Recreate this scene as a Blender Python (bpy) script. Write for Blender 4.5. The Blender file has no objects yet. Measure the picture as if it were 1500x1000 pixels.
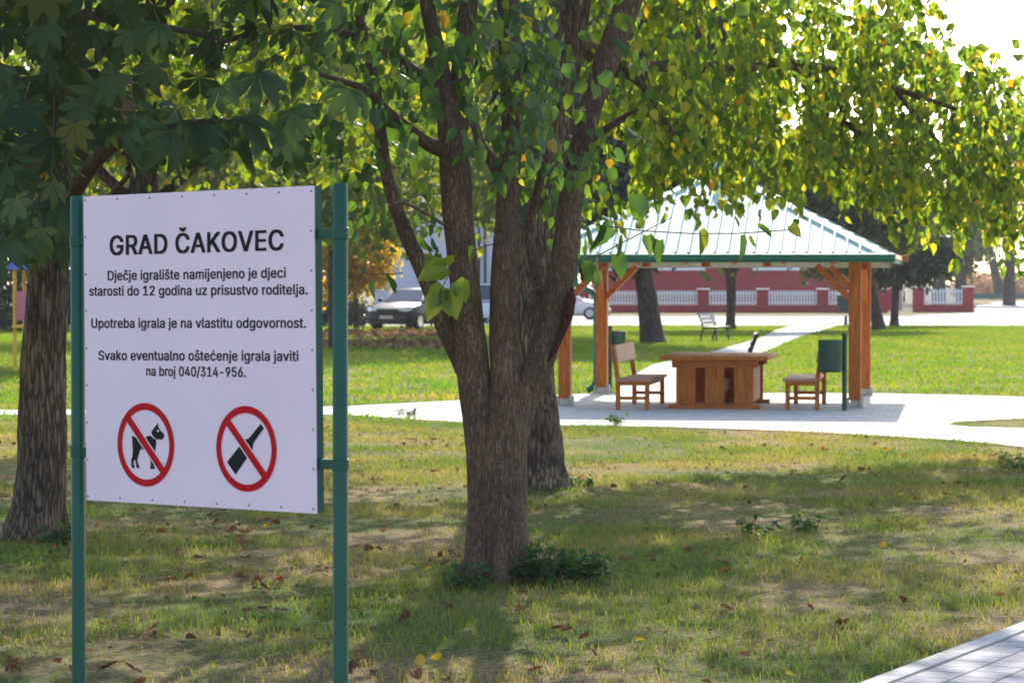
import bpy, bmesh, math, random
import numpy as np
from mathutils import Vector, Matrix, noise as mnoise

random.seed(7)
rng = np.random.default_rng(11)
R = math.radians
scn = bpy.context.scene
col = scn.collection

# ------------------------------------------------------------------ camera
CAM_H, F, PITCH = 1.85, 4000.0, math.atan(88 / 4000.0)
cd = bpy.data.cameras.new('camera')
cam = bpy.data.objects.new('camera', cd)
col.objects.link(cam)
cam.location = (0, 0, CAM_H)
cam.rotation_euler = (math.pi / 2 - PITCH, 0, 0)
cd.sensor_width = 36.0
cd.lens = 96.0
cd.clip_start = 0.1
cd.clip_end = 3000
cd.dof.use_dof = True
cd.dof.focus_distance = 12.0
cd.dof.aperture_fstop = 9.0
scn.camera = cam

# ------------------------------------------------------------------ world and sun
SUN_EL, SUN_AZ = R(32), R(7.4)
w = bpy.data.worlds.new('World')
scn.world = w
w.use_nodes = True
nt = w.node_tree
nt.nodes.clear()
sky = nt.nodes.new('ShaderNodeTexSky')
sky.sky_type = 'NISHITA'
sky.sun_disc = False
sky.sun_elevation = SUN_EL
sky.sun_rotation = SUN_AZ
sky.air_density = 1.0
sky.dust_density = 1.2
bg = nt.nodes.new('ShaderNodeBackground')
bg.inputs['Strength'].default_value = 0.15
wo = nt.nodes.new('ShaderNodeOutputWorld')
nt.links.new(sky.outputs[0], bg.inputs['Color'])
nt.links.new(bg.outputs[0], wo.inputs['Surface'])
sl = bpy.data.lights.new('sun', 'SUN')
sl.energy = 3.5
sl.angle = R(0.53)
sl.color = (1.0, 0.93, 0.82)
so = bpy.data.objects.new('sun', sl)
col.objects.link(so)
SUN_DIR = Vector((math.sin(SUN_AZ) * math.cos(SUN_EL), math.cos(SUN_AZ) * math.cos(SUN_EL), math.sin(SUN_EL)))
so.rotation_euler = (-SUN_DIR).to_track_quat('-Z', 'Y').to_euler()
so.location = (10, 60, 40)
scn.view_settings.view_transform = 'Standard'
scn.view_settings.look = 'None'
scn.view_settings.gamma = 1.0
scn.view_settings.exposure = 1.3
scn.cycles.max_bounces = 8
scn.cycles.transparent_max_bounces = 8
scn.cycles.sample_clamp_indirect = 6.0

# ------------------------------------------------------------------ pixel helpers (photograph pixels, 1500 x 1000)
cp, sp = math.cos(PITCH), math.sin(PITCH)


def ray(px, py):
    a, b = (px - 750) / F, (500 - py) / F
    return Vector((a, cp + b * sp, b * cp - sp))


def at(px, py, d):
    r = ray(px, py)
    return Vector((0, 0, CAM_H)) + r * (d / r.y)


def gp(px, py):
    r = ray(px, py)
    return Vector((0, 0, CAM_H)) + r * (-CAM_H / r.z)


# ------------------------------------------------------------------ object helpers
def link(o, parent=None):
    col.objects.link(o)
    if parent is not None:
        o.parent = parent
    return o


def tag(o, label=None, cat=None, group=None, kind=None):
    if label: o['label'] = label
    if cat: o['category'] = cat
    if group: o['group'] = group
    if kind: o['kind'] = kind
    return o


def thing(name, label, cat, loc=(0, 0, 0), rz=0.0, group=None):
    o = bpy.data.objects.new(name, None)
    o.empty_display_size = 0.2
    o.location = loc
    o.rotation_euler = (0, 0, rz)
    link(o)
    return tag(o, label, cat, group)


def copy_tree(o, parent=None):
    c = o.copy()
    link(c)
    if parent is not None:
        c.parent = parent
    for ch in [x for x in o.children]:
        copy_tree(ch, c)
    return c


class MB:
    """collects shapes, built as one mesh object"""
    def __init__(s):
        s.v, s.f, s.m = [], [], []
        s.mi = 0

    def mat(s, i):
        s.mi = i
        return s

    def add(s, vs, fs):
        o = len(s.v)
        s.v += [tuple(x) for x in vs]
        for f in fs:
            s.f.append([o + i for i in f])
            s.m.append(s.mi)
        return s

    def box(s, c, size, rot=None):
        hx, hy, hz = size[0] / 2, size[1] / 2, size[2] / 2
        vs = [Vector((x, y, z)) for x in (-hx, hx) for y in (-hy, hy) for z in (-hz, hz)]
        if rot is not None:
            vs = [rot @ v for v in vs]
        c = Vector(c)
        return s.add([v + c for v in vs], [(0, 1, 3, 2), (4, 6, 7, 5), (0, 4, 5, 1), (2, 3, 7, 6), (0, 2, 6, 4), (1, 5, 7, 3)])

    def bar(s, a, b, w, h, up=(0, 0, 1)):
        a, b = Vector(a), Vector(b)
        x = (b - a)
        L = x.length
        x.normalize()
        u = Vector(up)
        y = u.cross(x)
        if y.length < 1e-4:
            y = Vector((0, 1, 0)).cross(x)
        y.normalize()
        z = x.cross(y)
        m = Matrix((x, y, z)).transposed()
        return s.box((a + b) / 2, (L, w, h), m)

    def tube(s, pts, rad, seg=12, caps=True, jit=0.0, jscale=6.0):
        pts = [Vector(p) for p in pts]
        if not hasattr(rad, '__len__'):
            rad = [rad] * len(pts)
        o = len(s.v)
        prev = None
        n = len(pts)
        for i, p in enumerate(pts):
            t = (pts[min(i + 1, n - 1)] - pts[max(i - 1, 0)])
            t.normalize()
            if prev is None:
                a = Vector((1, 0, 0)) if abs(t.x) < 0.9 else Vector((0, 1, 0))
                u = (a - t * a.dot(t)).normalized()
            else:
                u = (prev - t * prev.dot(t)).normalized()
            prev = u
            v = t.cross(u)
            for k in range(seg):
                an = 2 * math.pi * k / seg
                dv = u * math.cos(an) + v * math.sin(an)
                r = rad[i]
                if jit:
                    q = p + dv * r
                    r *= 1 + jit * mnoise.noise(Vector((q.x * jscale, q.y * jscale, q.z * jscale * 0.35))) \
                        + 0.4 * jit * mnoise.noise(Vector((q.x * jscale * 4, q.y * jscale * 4, q.z * jscale)))
                s.v.append(tuple(p + dv * r))
        for i in range(n - 1):
            for k in range(seg):
                a, b = o + i * seg + k, o + i * seg + (k + 1) % seg
                s.f.append([a, b, b + seg, a + seg])
                s.m.append(s.mi)
        if caps:
            s.f.append([o + k for k in range(seg)][::-1])
            s.f.append([o + (n - 1) * seg + k for k in range(seg)])
            s.m += [s.mi, s.mi]
        return s

    def prism(s, poly, z0, z1):
        n = len(poly)
        vs = [(p[0], p[1], z0) for p in poly] + [(p[0], p[1], z1) for p in poly]
        fs = [list(range(n))[::-1], [n + i for i in range(n)]]
        fs += [(i, (i + 1) % n, n + (i + 1) % n, n + i) for i in range(n)]
        return s.add(vs, fs)

    def build(s, name, mats, parent=None, smooth=False, bevel=0.0):
        me = bpy.data.meshes.new(name)
        me.from_pydata(s.v, [], s.f)
        if not isinstance(mats, (list, tuple)):
            mats = [mats]
        for m in mats:
            me.materials.append(m)
        if len(mats) > 1:
            me.polygons.foreach_set('material_index', s.m)
        if smooth:
            me.polygons.foreach_set('use_smooth', [True] * len(me.polygons))
        bm = bmesh.new()
        bm.from_mesh(me)
        bmesh.ops.recalc_face_normals(bm, faces=bm.faces)
        bm.to_mesh(me)
        bm.free()
        me.update()
        o = link(bpy.data.objects.new(name, me), parent)
        if bevel:
            b = o.modifiers.new('bevel', 'BEVEL')
            b.width = bevel
            b.segments = 2
            b.limit_method = 'ANGLE'
        return o


def fast_mesh(name, verts, faces, mat, parent=None, smooth=False):
    """verts (n,3), faces list of (m,k) index arrays"""
    me = bpy.data.meshes.new(name)
    verts = np.asarray(verts, np.float32)
    loops = np.concatenate([f.reshape(-1) for f in faces]).astype(np.int32)
    sizes = np.concatenate([np.full(len(f), f.shape[1]) for f in faces]).astype(np.int32)
    starts = np.concatenate([[0], np.cumsum(sizes)[:-1]]).astype(np.int32)
    me.vertices.add(len(verts))
    me.vertices.foreach_set('co', verts.reshape(-1))
    me.loops.add(len(loops))
    me.loops.foreach_set('vertex_index', loops)
    me.polygons.add(len(sizes))
    me.polygons.foreach_set('loop_start', starts)
    me.polygons.foreach_set('loop_total', sizes)
    if smooth:
        me.polygons.foreach_set('use_smooth', np.ones(len(sizes), bool))
    me.materials.append(mat)
    me.update(calc_edges=True)
    return link(bpy.data.objects.new(name, me), parent)


# ------------------------------------------------------------------ materials
def new_mat(name):
    m = bpy.data.materials.new(name)
    m.use_nodes = True
    n = m.node_tree.nodes
    return m, n, m.node_tree.links, n['Principled BSDF']


def ramp(n, stops):
    r = n.new('ShaderNodeValToRGB')
    e = r.color_ramp.elements
    while len(e) < len(stops):
        e.new(0.5)
    for i, (p, c) in enumerate(stops):
        e[i].position = p
        e[i].color = (*c, 1)
    return r


def plain(name, c, rough=0.6, metal=0.0, var=0.12, scale=8.0, bump=0.0, spec=0.5, coat=0.0):
    m, n, l, b = new_mat(name)
    b.inputs['Roughness'].default_value = rough
    b.inputs['Metallic'].default_value = metal
    b.inputs['Specular IOR Level'].default_value = spec
    b.inputs['Coat Weight'].default_value = coat
    tc = n.new('ShaderNodeTexCoord')
    no = n.new('ShaderNodeTexNoise')
    no.inputs['Scale'].default_value = scale
    no.inputs['Detail'].default_value = 6
    l.new(tc.outputs['Object'], no.inputs['Vector'])
    r = ramp(n, [(0.3, [max(0, x * (1 - var)) for x in c]), (0.7, [min(1, x * (1 + var)) for x in c])])
    l.new(no.outputs['Fac'], r.inputs['Fac'])
    l.new(r.outputs['Color'], b.inputs['Base Color'])
    if bump:
        bp = n.new('ShaderNodeBump')
        bp.inputs['Strength'].default_value = bump
        bp.inputs['Distance'].default_value = 0.01
        l.new(no.outputs['Fac'], bp.inputs['Height'])
        l.new(bp.outputs['Normal'], b.inputs['Normal'])
    return m


def wood(name, c1, c2, axis=2, scale=10.0, rough=0.55):
    m, n, l, b = new_mat(name)
    b.inputs['Roughness'].default_value = rough
    b.inputs['Specular IOR Level'].default_value = 0.2
    tc = n.new('ShaderNodeTexCoord')
    mp = n.new('ShaderNodeMapping')
    s = [6.0, 6.0, 6.0]
    s[axis] = 0.5
    mp.inputs['Scale'].default_value = s
    no = n.new('ShaderNodeTexNoise')
    no.inputs['Scale'].default_value = scale
    no.inputs['Detail'].default_value = 5
    no.inputs['Distortion'].default_value = 0.6
    l.new(tc.outputs['Object'], mp.inputs['Vector'])
    l.new(mp.outputs['Vector'], no.inputs['Vector'])
    r = ramp(n, [(0.32, c1), (0.68, c2)])
    l.new(no.outputs['Fac'], r.inputs['Fac'])
    l.new(r.outputs['Color'], b.inputs['Base Color'])
    return m


def bark(name, dark, light, zs=0.22, scale=22.0, dist=0.03, moss=None):
    m, n, l, b = new_mat(name)
    b.inputs['Roughness'].default_value = 0.9
    b.inputs['Specular IOR Level'].default_value = 0.25
    tc = n.new('ShaderNodeTexCoord')
    mp = n.new('ShaderNodeMapping')
    mp.inputs['Scale'].default_value = (1, 1, zs)
    l.new(tc.outputs['Object'], mp.inputs['Vector'])
    no = n.new('ShaderNodeTexNoise')
    no.inputs['Scale'].default_value = scale
    no.inputs['Detail'].default_value = 8
    no.inputs['Roughness'].default_value = 0.6
    no.inputs['Distortion'].default_value = 0.8
    l.new(mp.outputs['Vector'], no.inputs['Vector'])
    vo = n.new('ShaderNodeTexVoronoi')
    vo.feature = 'DISTANCE_TO_EDGE'
    vo.inputs['Scale'].default_value = scale * 1.3
    mx0 = n.new('ShaderNodeMix')
    mx0.data_type = 'VECTOR'
    mx0.inputs[0].default_value = 0.06
    l.new(mp.outputs['Vector'], mx0.inputs[4])
    l.new(no.outputs['Color'], mx0.inputs[5])
    l.new(mx0.outputs[1], vo.inputs['Vector'])
    r0 = ramp(n, [(0.0, (.25, .25, .25)), (0.2, (1, 1, 1))])
    l.new(vo.outputs['Distance'], r0.inputs['Fac'])
    mu = n.new('ShaderNodeMath')
    mu.operation = 'MULTIPLY'
    l.new(no.outputs['Fac'], mu.inputs[0])
    l.new(r0.outputs['Color'], mu.inputs[1])
    r = ramp(n, [(0.08, dark), (0.62, light)])
    l.new(mu.outputs[0], r.inputs['Fac'])
    big = n.new('ShaderNodeTexNoise')
    big.inputs['Scale'].default_value = 2.6
    big.inputs['Detail'].default_value = 4
    l.new(tc.outputs['Object'], big.inputs['Vector'])
    rb = ramp(n, [(0.4, (0.72, 0.70, 0.70)), (0.65, (1.12, 1.06, 0.98))])
    l.new(big.outputs['Fac'], rb.inputs['Fac'])
    mm = n.new('ShaderNodeMix')
    mm.data_type = 'RGBA'
    mm.blend_type = 'MULTIPLY'
    mm.inputs[0].default_value = 1.0
    l.new(r.outputs['Color'], mm.inputs[6])
    l.new(rb.outputs['Color'], mm.inputs[7])
    l.new(mm.outputs[2], b.inputs['Base Color'])
    bp = n.new('ShaderNodeBump')
    bp.inputs['Strength'].default_value = 1.0
    bp.inputs['Distance'].default_value = dist
    l.new(mu.outputs[0], bp.inputs['Height'])
    l.new(bp.outputs['Normal'], b.inputs['Normal'])
    return m


def leaf_mat(name, stops, trans=0.5, tint=(1.5, 1.35, 0.55), rough=0.45, spec=0.5):
    m, n, l, b = new_mat(name)
    out = n['Material Output']
    g = n.new('ShaderNodeNewGeometry')
    r = ramp(n, stops)
    l.new(g.outputs['Random Per Island'], r.inputs['Fac'])
    l.new(r.outputs['Color'], b.inputs['Base Color'])
    b.inputs['Roughness'].default_value = rough
    b.inputs['Specular IOR Level'].default_value = spec
    t = n.new('ShaderNodeBsdfTranslucent')
    mu = n.new('ShaderNodeMix')
    mu.data_type = 'RGBA'
    mu.blend_type = 'MULTIPLY'
    mu.inputs[0].default_value = 1.0
    mu.inputs[7].default_value = (*[x * 1.0 for x in tint], 1)
    l.new(r.outputs['Color'], mu.inputs[6])
    l.new(mu.outputs[2], t.inputs['Color'])
    mix = n.new('ShaderNodeMixShader')
    mix.inputs[0].default_value = trans
    l.new(b.outputs[0], mix.inputs[1])
    l.new(t.outputs[0], mix.inputs[2])
    l.new(mix.outputs[0], out.inputs['Surface'])
    return m


M = {}
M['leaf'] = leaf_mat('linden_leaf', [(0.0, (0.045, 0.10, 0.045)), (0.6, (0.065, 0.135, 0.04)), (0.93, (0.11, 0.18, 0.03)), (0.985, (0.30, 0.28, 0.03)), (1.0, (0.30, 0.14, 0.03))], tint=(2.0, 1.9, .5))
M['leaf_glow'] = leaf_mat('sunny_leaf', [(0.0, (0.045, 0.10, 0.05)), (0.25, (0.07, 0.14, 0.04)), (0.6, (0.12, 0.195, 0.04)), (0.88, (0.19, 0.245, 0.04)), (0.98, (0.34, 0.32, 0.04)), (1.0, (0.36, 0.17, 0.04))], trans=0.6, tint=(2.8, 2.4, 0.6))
M['chestnut_leaf'] = leaf_mat('chestnut_leaf', [(0.0, (0.028, 0.06, 0.025)), (0.7, (0.046, 0.082, 0.028)), (0.96, (0.075, 0.105, 0.028)), (1.0, (0.16, 0.10, 0.035))], trans=0.35, rough=0.55, spec=.3, tint=(1.7, 1.6, .5))
M['mid_leaf'] = leaf_mat('yellowing_leaf', [(0.0, (0.05, 0.10, 0.025)), (0.5, (0.09, 0.15, 0.03)), (0.88, (0.16, 0.20, 0.03)), (1.0, (0.28, 0.24, 0.03))], trans=0.6, tint=(2.1, 1.9, 0.5))
M['autumn_leaf'] = leaf_mat('autumn_leaf', [(0.0, (0.26, 0.24, 0.04)), (0.5, (0.44, 0.34, 0.04)), (1.0, (0.55, 0.36, 0.04))], trans=0.6, tint=(1.7, 1.5, .6))
M['needle'] = leaf_mat('pine_needle', [(0.0, (0.02, 0.04, 0.015)), (1.0, (0.05, 0.075, 0.025))], trans=0.15)
M['far_leaf'] = leaf_mat('far_leaf', [(0.0, (0.05, 0.08, 0.03)), (1.0, (0.11, 0.14, 0.04))], trans=0.4)
M['weed'] = leaf_mat('weed_leaf', [(0.0, (0.04, 0.10, 0.04)), (0.8, (0.07, 0.16, 0.05)), (1.0, (0.14, 0.22, 0.04))], trans=0.4, rough=.6, spec=.15)
M['hedge'] = leaf_mat('hedge_leaf', [(0.0, (0.02, 0.04, 0.02)), (1.0, (0.05, 0.08, 0.03))], trans=0.2)
M['corn'] = leaf_mat('dry_corn', [(0.0, (0.30, 0.17, 0.09)), (1.0, (0.46, 0.28, 0.15))], trans=0.4, tint=(1.2, 1.1, 0.8))
M['bark'] = bark('smooth_brown_bark', (0.072, 0.044, 0.028), (0.33, 0.21, 0.14), zs=0.16, scale=52, dist=0.010)
M['wound'] = bark('reddish_wound', (0.05, 0.02, 0.015), (0.20, 0.075, 0.05), zs=.4, scale=40, dist=.01)
M['rough_bark'] = bark('furrowed_grey_bark', (0.05, 0.035, 0.026), (0.32, 0.225, 0.16), zs=0.13, scale=24, dist=0.035)
M['dark_bark'] = bark('dark_bark', (0.03, 0.023, 0.02), (0.14, 0.10, 0.085), zs=0.2, scale=12, dist=0.03)
M['green_paint'] = plain('green_paint', (0.006, 0.072, 0.042), rough=0.45, var=0.15, scale=5, spec=0.35)
M['bin_green'] = plain('bin_green', (0.005, 0.06, 0.036), rough=0.28, var=0.2, scale=6)
M['bin_dark'] = plain('bin_dark', (0.012, 0.02, 0.016), rough=0.6)
M['white_sheet'] = plain('white_sheet', (0.86, 0.64, 0.71), rough=0.5, var=0.035, scale=2.2)
M['ink'] = plain('black_print', (0.008, 0.008, 0.011), rough=0.6, spec=0.2)
M['red_print'] = plain('red_print', (0.52, 0.004, 0.008), rough=0.6, var=0.05, spec=0.15)
M['screw'] = plain('screw_metal', (0.20, 0.19, 0.20), rough=0.45, metal=0.4)
WOODC = ((0.30, 0.068, 0.011), (0.56, 0.18, 0.032))
M['wood_z'] = wood('orange_timber_upright', *WOODC, axis=2)
M['wood_x'] = wood('orange_timber_lengthwise', *WOODC, axis=0)
M['wood_y'] = wood('orange_timber_crosswise', *WOODC, axis=1)
M['wood_dark'] = wood('dark_timber', (0.22, 0.055, 0.02), (0.36, 0.11, 0.035), axis=2)
M['bench_wood'] = wood('worn_bench_wood', (0.38, 0.16, 0.12), (0.54, 0.27, 0.21), axis=1)
M['iron'] = plain('dark_iron', (0.02, 0.028, 0.024), rough=0.5)
M['grey_slat'] = wood('grey_slat', (0.30, 0.25, 0.22), (0.45, 0.40, 0.36), axis=1)
M['gutter'] = plain('gutter_green', (0.02, 0.15, 0.095), rough=0.4, var=0.1)
M['fascia'] = plain('pale_fascia', (0.55, 0.60, 0.52), rough=0.7)
M['shoe'] = plain('pale_concrete_block', (0.52, 0.48, 0.43), rough=0.9, var=0.2)
M['red_wall'] = plain('red_plaster', (0.36, 0.032, 0.04), rough=0.85, var=0.12, scale=2)
M['red_plinth'] = plain('red_block', (0.30, 0.022, 0.025), rough=0.85, var=0.2, scale=4)
M['white_picket'] = plain('white_picket', (0.75, 0.74, 0.76), rough=0.6, var=0.05)
M['white_trim'] = plain('white_trim', (0.8, 0.8, 0.8), rough=0.6, var=0.04)
M['lilac_wall'] = plain('pale_lilac_plaster', (0.60, 0.57, 0.62), rough=0.9, var=0.05, scale=1.5)
M['roof_tile'] = plain('brown_tile', (0.22, 0.10, 0.07), rough=0.85, var=0.25, scale=9)
M['glass'] = plain('window_glass', (0.05, 0.06, 0.08), rough=0.08, var=0.1, spec=0.8)
M['car_dark'] = plain('dark_blue_car_paint', (0.012, 0.011, 0.02), rough=0.4, metal=0.0, var=0.05, coat=0.0, spec=0.3)
M['car_white'] = plain('white_car_paint', (0.75, 0.75, 0.76), rough=0.3, var=0.03, coat=0.8)
M['tyre'] = plain('tyre_rubber', (0.02, 0.02, 0.02), rough=0.85)
M['rim'] = plain('alloy_rim', (0.5, 0.5, 0.52), rough=0.35, metal=0.8)
M['lamp_glass'] = plain('lamp_glass', (0.7, 0.72, 0.74), rough=0.15, spec=0.8)
M['plate'] = plain('pale_plate', (0.6, 0.5, 0.45), rough=0.5)
M['black_plastic'] = plain('black_plastic', (0.02, 0.02, 0.022), rough=0.5)
M['yellow_paint'] = plain('yellow_paint', (0.75, 0.38, 0.02), rough=0.45)
M['pink_paint'] = plain('pink_paint', (0.55, 0.16, 0.20), rough=0.5)
M['blue_paint'] = plain('blue_paint', (0.10, 0.14, 0.45), rough=0.5)
M['fence_green'] = plain('fence_green', (0.03, 0.12, 0.09), rough=0.7)
M['road'] = plain('pale_road', (0.40, 0.36, 0.35), rough=0.9, var=0.12, scale=0.8)
M['twig'] = plain('twig', (0.09, 0.055, 0.04), rough=0.9)
M['straw'] = plain('dry_straw', (0.28, 0.20, 0.12), rough=0.9)
M['dead_brown'] = leaf_mat('fallen_brown', [(0.0, (0.10, 0.045, 0.025)), (0.6, (0.20, 0.085, 0.04)), (1.0, (0.34, 0.17, 0.09))], trans=0.2, tint=(1.2, 0.9, 0.6))
M['dead_yellow'] = leaf_mat('fallen_yellow', [(0.0, (0.48, 0.30, 0.04)), (1.0, (0.62, 0.46, 0.06))], trans=0.3, tint=(1.1, 1.0, 0.6))
for k_ in ('dead_brown', 'dead_yellow'):
    M[k_].node_tree.nodes['Principled BSDF'].inputs['Roughness'].default_value = 0.8
    M[k_].node_tree.nodes['Principled BSDF'].inputs['Specular IOR Level'].default_value = 0.15


def obj_random_colour(mat):
    """fallen leaves share meshes: vary them by object"""
    n, l = mat.node_tree.nodes, mat.node_tree.links
    oi = n.new('ShaderNodeObjectInfo')
    for x in n:
        if x.bl_idname == 'ShaderNodeValToRGB':
            l.new(oi.outputs['Random'], x.inputs['Fac'])


obj_random_colour(M['dead_brown'])
obj_random_colour(M['dead_yellow'])


def ground_noise(n, l):
    """patches of green, straw and bare soil, the same for the soil sheet and the blades"""
    g = n.new('ShaderNodeNewGeometry')
    mp = n.new('ShaderNodeMapping')
    mp.inputs['Scale'].default_value = (1, 1, 0)
    l.new(g.outputs['Position'], mp.inputs['Vector'])
    a = n.new('ShaderNodeTexNoise')
    a.inputs['Scale'].default_value = 0.45
    a.inputs['Detail'].default_value = 6
    a.inputs['Roughness'].default_value = 0.62
    l.new(mp.outputs['Vector'], a.inputs['Vector'])
    return mp, a


def grass_ground():
    m, n, l, b = new_mat('lawn_soil')
    b.inputs['Roughness'].default_value = 0.95
    b.inputs['Specular IOR Level'].default_value = 0.1
    mp, a = ground_noise(n, l)
    r = ramp(n, [(0.36, (0.24, 0.165, 0.105)), (0.45, (0.29, 0.21, 0.11)), (0.53, (0.15, 0.145, 0.055)), (0.68, (0.085, 0.12, 0.033))])
    l.new(a.outputs['Fac'], r.inputs['Fac'])
    f = n.new('ShaderNodeTexNoise')
    f.inputs['Scale'].default_value = 22
    f.inputs['Detail'].default_value = 10
    f.inputs['Roughness'].default_value = 0.72
    l.new(mp.outputs['Vector'], f.inputs['Vector'])
    rf = ramp(n, [(0.36, (0.35, 0.32, 0.30)), (0.64, (1.45, 1.45, 1.4))])
    l.new(f.outputs['Fac'], rf.inputs['Fac'])
    mm = n.new('ShaderNodeMix')
    mm.data_type = 'RGBA'
    mm.blend_type = 'MULTIPLY'
    mm.inputs[0].default_value = 1
    l.new(r.outputs['Color'], mm.inputs[6])
    l.new(rf.outputs['Color'], mm.inputs[7])
    l.new(mm.outputs[2], b.inputs['Base Color'])
    bp = n.new('ShaderNodeBump')
    bp.inputs['Strength'].default_value = 0.8
    bp.inputs['Distance'].default_value = 0.04
    l.new(f.outputs['Fac'], bp.inputs['Height'])
    l.new(bp.outputs['Normal'], b.inputs['Normal'])
    return m


def blade_mat(name, stops):
    m, n, l, b = new_mat(name)
    out = n['Material Output']
    mp, a = ground_noise(n, l)
    r = ramp(n, stops)
    g = n.new('ShaderNodeNewGeometry')
    ad = n.new('ShaderNodeMath')
    ad.operation = 'MULTIPLY_ADD'
    ad.inputs[1].default_value = 0.22
    ad.inputs[2].default_value = -0.09
    l.new(g.outputs['Random Per Island'], ad.inputs[0])
    sm = n.new('ShaderNodeMath')
    sm.operation = 'ADD'
    l.new(a.outputs['Fac'], sm.inputs[0])
    l.new(ad.outputs[0], sm.inputs[1])
    l.new(sm.outputs[0], r.inputs['Fac'])
    l.new(r.outputs['Color'], b.inputs['Base Color'])
    b.inputs['Roughness'].default_value = 0.5
    b.inputs['Specular IOR Level'].default_value = 0.3
    t = n.new('ShaderNodeBsdfTranslucent')
    mu = n.new('ShaderNodeMix')
    mu.data_type = 'RGBA'
    mu.blend_type = 'MULTIPLY'
    mu.inputs[0].default_value = 1.0
    mu.inputs[7].default_value = (1.35, 1.3, 0.6, 1)
    l.new(r.outputs['Color'], mu.inputs[6])
    l.new(mu.outputs[2], t.inputs['Color'])
    mix = n.new('ShaderNodeMixShader')
    mix.inputs[0].default_value = 0.5
    l.new(b.outputs[0], mix.inputs[1])
    l.new(t.outputs[0], mix.inputs[2])
    l.new(mix.outputs[0], out.inputs['Surface'])
    return m


def paver(name, c1, c2, mortar, sx, sy, rz=0.0, bump=0.6):
    m, n, l, b = new_mat(name)
    b.inputs['Roughness'].default_value = 0.85
    g = n.new('ShaderNodeNewGeometry')
    mp = n.new('ShaderNodeMapping')
    mp.inputs['Rotation'].default_value = (0, 0, rz)
    l.new(g.outputs['Position'], mp.inputs['Vector'])
    br = n.new('ShaderNodeTexBrick')
    br.inputs['Scale'].default_value = 1.0
    br.inputs['Brick Width'].default_value = sx
    br.inputs['Row Height'].default_value = sy
    br.inputs['Mortar Size'].default_value = 0.009
    br.inputs['Mortar Smooth'].default_value = 0.3
    br.inputs['Color1'].default_value = (*c1, 1)
    br.inputs['Color2'].default_value = (*c2, 1)
    br.inputs['Mortar'].default_value = (*mortar, 1)
    l.new(mp.outputs['Vector'], br.inputs['Vector'])
    no = n.new('ShaderNodeTexNoise')
    no.inputs['Scale'].default_value = 5
    no.inputs['Detail'].default_value = 7
    l.new(mp.outputs['Vector'], no.inputs['Vector'])
    rf = ramp(n, [(0.3, (0.8, 0.8, 0.8)), (0.7, (1.1, 1.1, 1.1))])
    l.new(no.outputs['Fac'], rf.inputs['Fac'])
    mm = n.new('ShaderNodeMix')
    mm.data_type = 'RGBA'
    mm.blend_type = 'MULTIPLY'
    mm.inputs[0].default_value = 1
    l.new(br.outputs['Color'], mm.inputs[6])
    l.new(rf.outputs['Color'], mm.inputs[7])
    l.new(mm.outputs[2], b.inputs['Base Color'])
    bp = n.new('ShaderNodeBump')
    bp.inputs['Strength'].default_value = bump
    bp.inputs['Distance'].default_value = 0.006
    inv = n.new('ShaderNodeMath')
    inv.operation = 'SUBTRACT'
    inv.inputs[0].default_value = 1.0
    l.new(br.outputs['Fac'], inv.inputs[1])
    l.new(inv.outputs[0], bp.inputs['Height'])
    l.new(bp.outputs['Normal'], b.inputs['Normal'])
    return m


M['soil'] = grass_ground()
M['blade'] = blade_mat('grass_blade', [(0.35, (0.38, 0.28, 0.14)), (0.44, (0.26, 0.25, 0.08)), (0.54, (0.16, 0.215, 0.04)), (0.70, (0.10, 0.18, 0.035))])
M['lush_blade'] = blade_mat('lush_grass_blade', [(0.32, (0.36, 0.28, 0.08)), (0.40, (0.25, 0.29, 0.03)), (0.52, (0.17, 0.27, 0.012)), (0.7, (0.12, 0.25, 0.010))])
PATH_DIR = (gp(1500, 915) - gp(1275, 1000))
PATH_ANG = math.atan2(PATH_DIR.y, PATH_DIR.x)
M['paver'] = paver('grey_pavers', (0.36, 0.34, 0.36), (0.42, 0.40, 0.42), (0.10, 0.09, 0.09), 0.20, 0.20, rz=-PATH_ANG)
M['plaza'] = paver('pale_pavers', (0.52, 0.48, 0.45), (0.60, 0.56, 0.52), (0.40, 0.37, 0.34), 0.2, 0.2, rz=R(9.3), bump=0.2)
M['kerb'] = plain('kerb_concrete', (0.40, 0.38, 0.38), rough=0.9, var=0.15, scale=10, bump=0.3)

# ------------------------------------------------------------------ ground, paths, road
def sheet(name, poly, z, mat):
    mb = MB()
    mb.add([(p[0], p[1], z) for p in poly], [list(range(len(poly)))])
    o = mb.build(name, mat)
    return tag(o, kind='structure')


gm = MB()
gm.add([(-900, -40, 0), (900, -40, 0), (900, 1800, 0), (-900, 1800, 0)], [(0, 1, 2, 3)])
tag(gm.build('ground', M['soil']), kind='structure')

plaza_px = [(-400, 603), (0, 601.5), (300, 599.5), (505, 596), (640, 589), (760, 582), (860, 577.5), (905, 577), (1290, 577), (1380, 579), (1500, 582),
            (1620, 586), (1620, 612), (1500, 614), (1440, 616.5), (1400, 619.5), (1388, 623), (1420, 626), (1500, 628), (1620, 630), (1700, 680), (1560, 663),
            (1500, 656), (1400, 646), (1300, 640), (1200, 634.5), (1100, 630), (960, 626), (830, 624), (700, 621), (640, 617), (560, 612), (505, 608), (300, 609), (0, 608.5), (-400, 611)]
plaza = [gp(*p) for p in plaza_px]
sheet('plaza_path', plaza, 0.012, M['plaza'])
trail_px = [(905, 576.8), (910, 560), (957, 534), (1048, 514), (1112, 496), (1136, 484), (1160, 477), (1228, 477), (1215, 481), (1165, 496), (1118, 517), (1068, 545), (1050, 576.8)]
trail = [gp(*p) for p in trail_px]
sheet('footpath', trail, 0.008, M['plaza'])
sheet('road', [(-160, 113), (160, 113), (160, 144), (-160, 144)], 0.004, M['road'])
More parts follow.
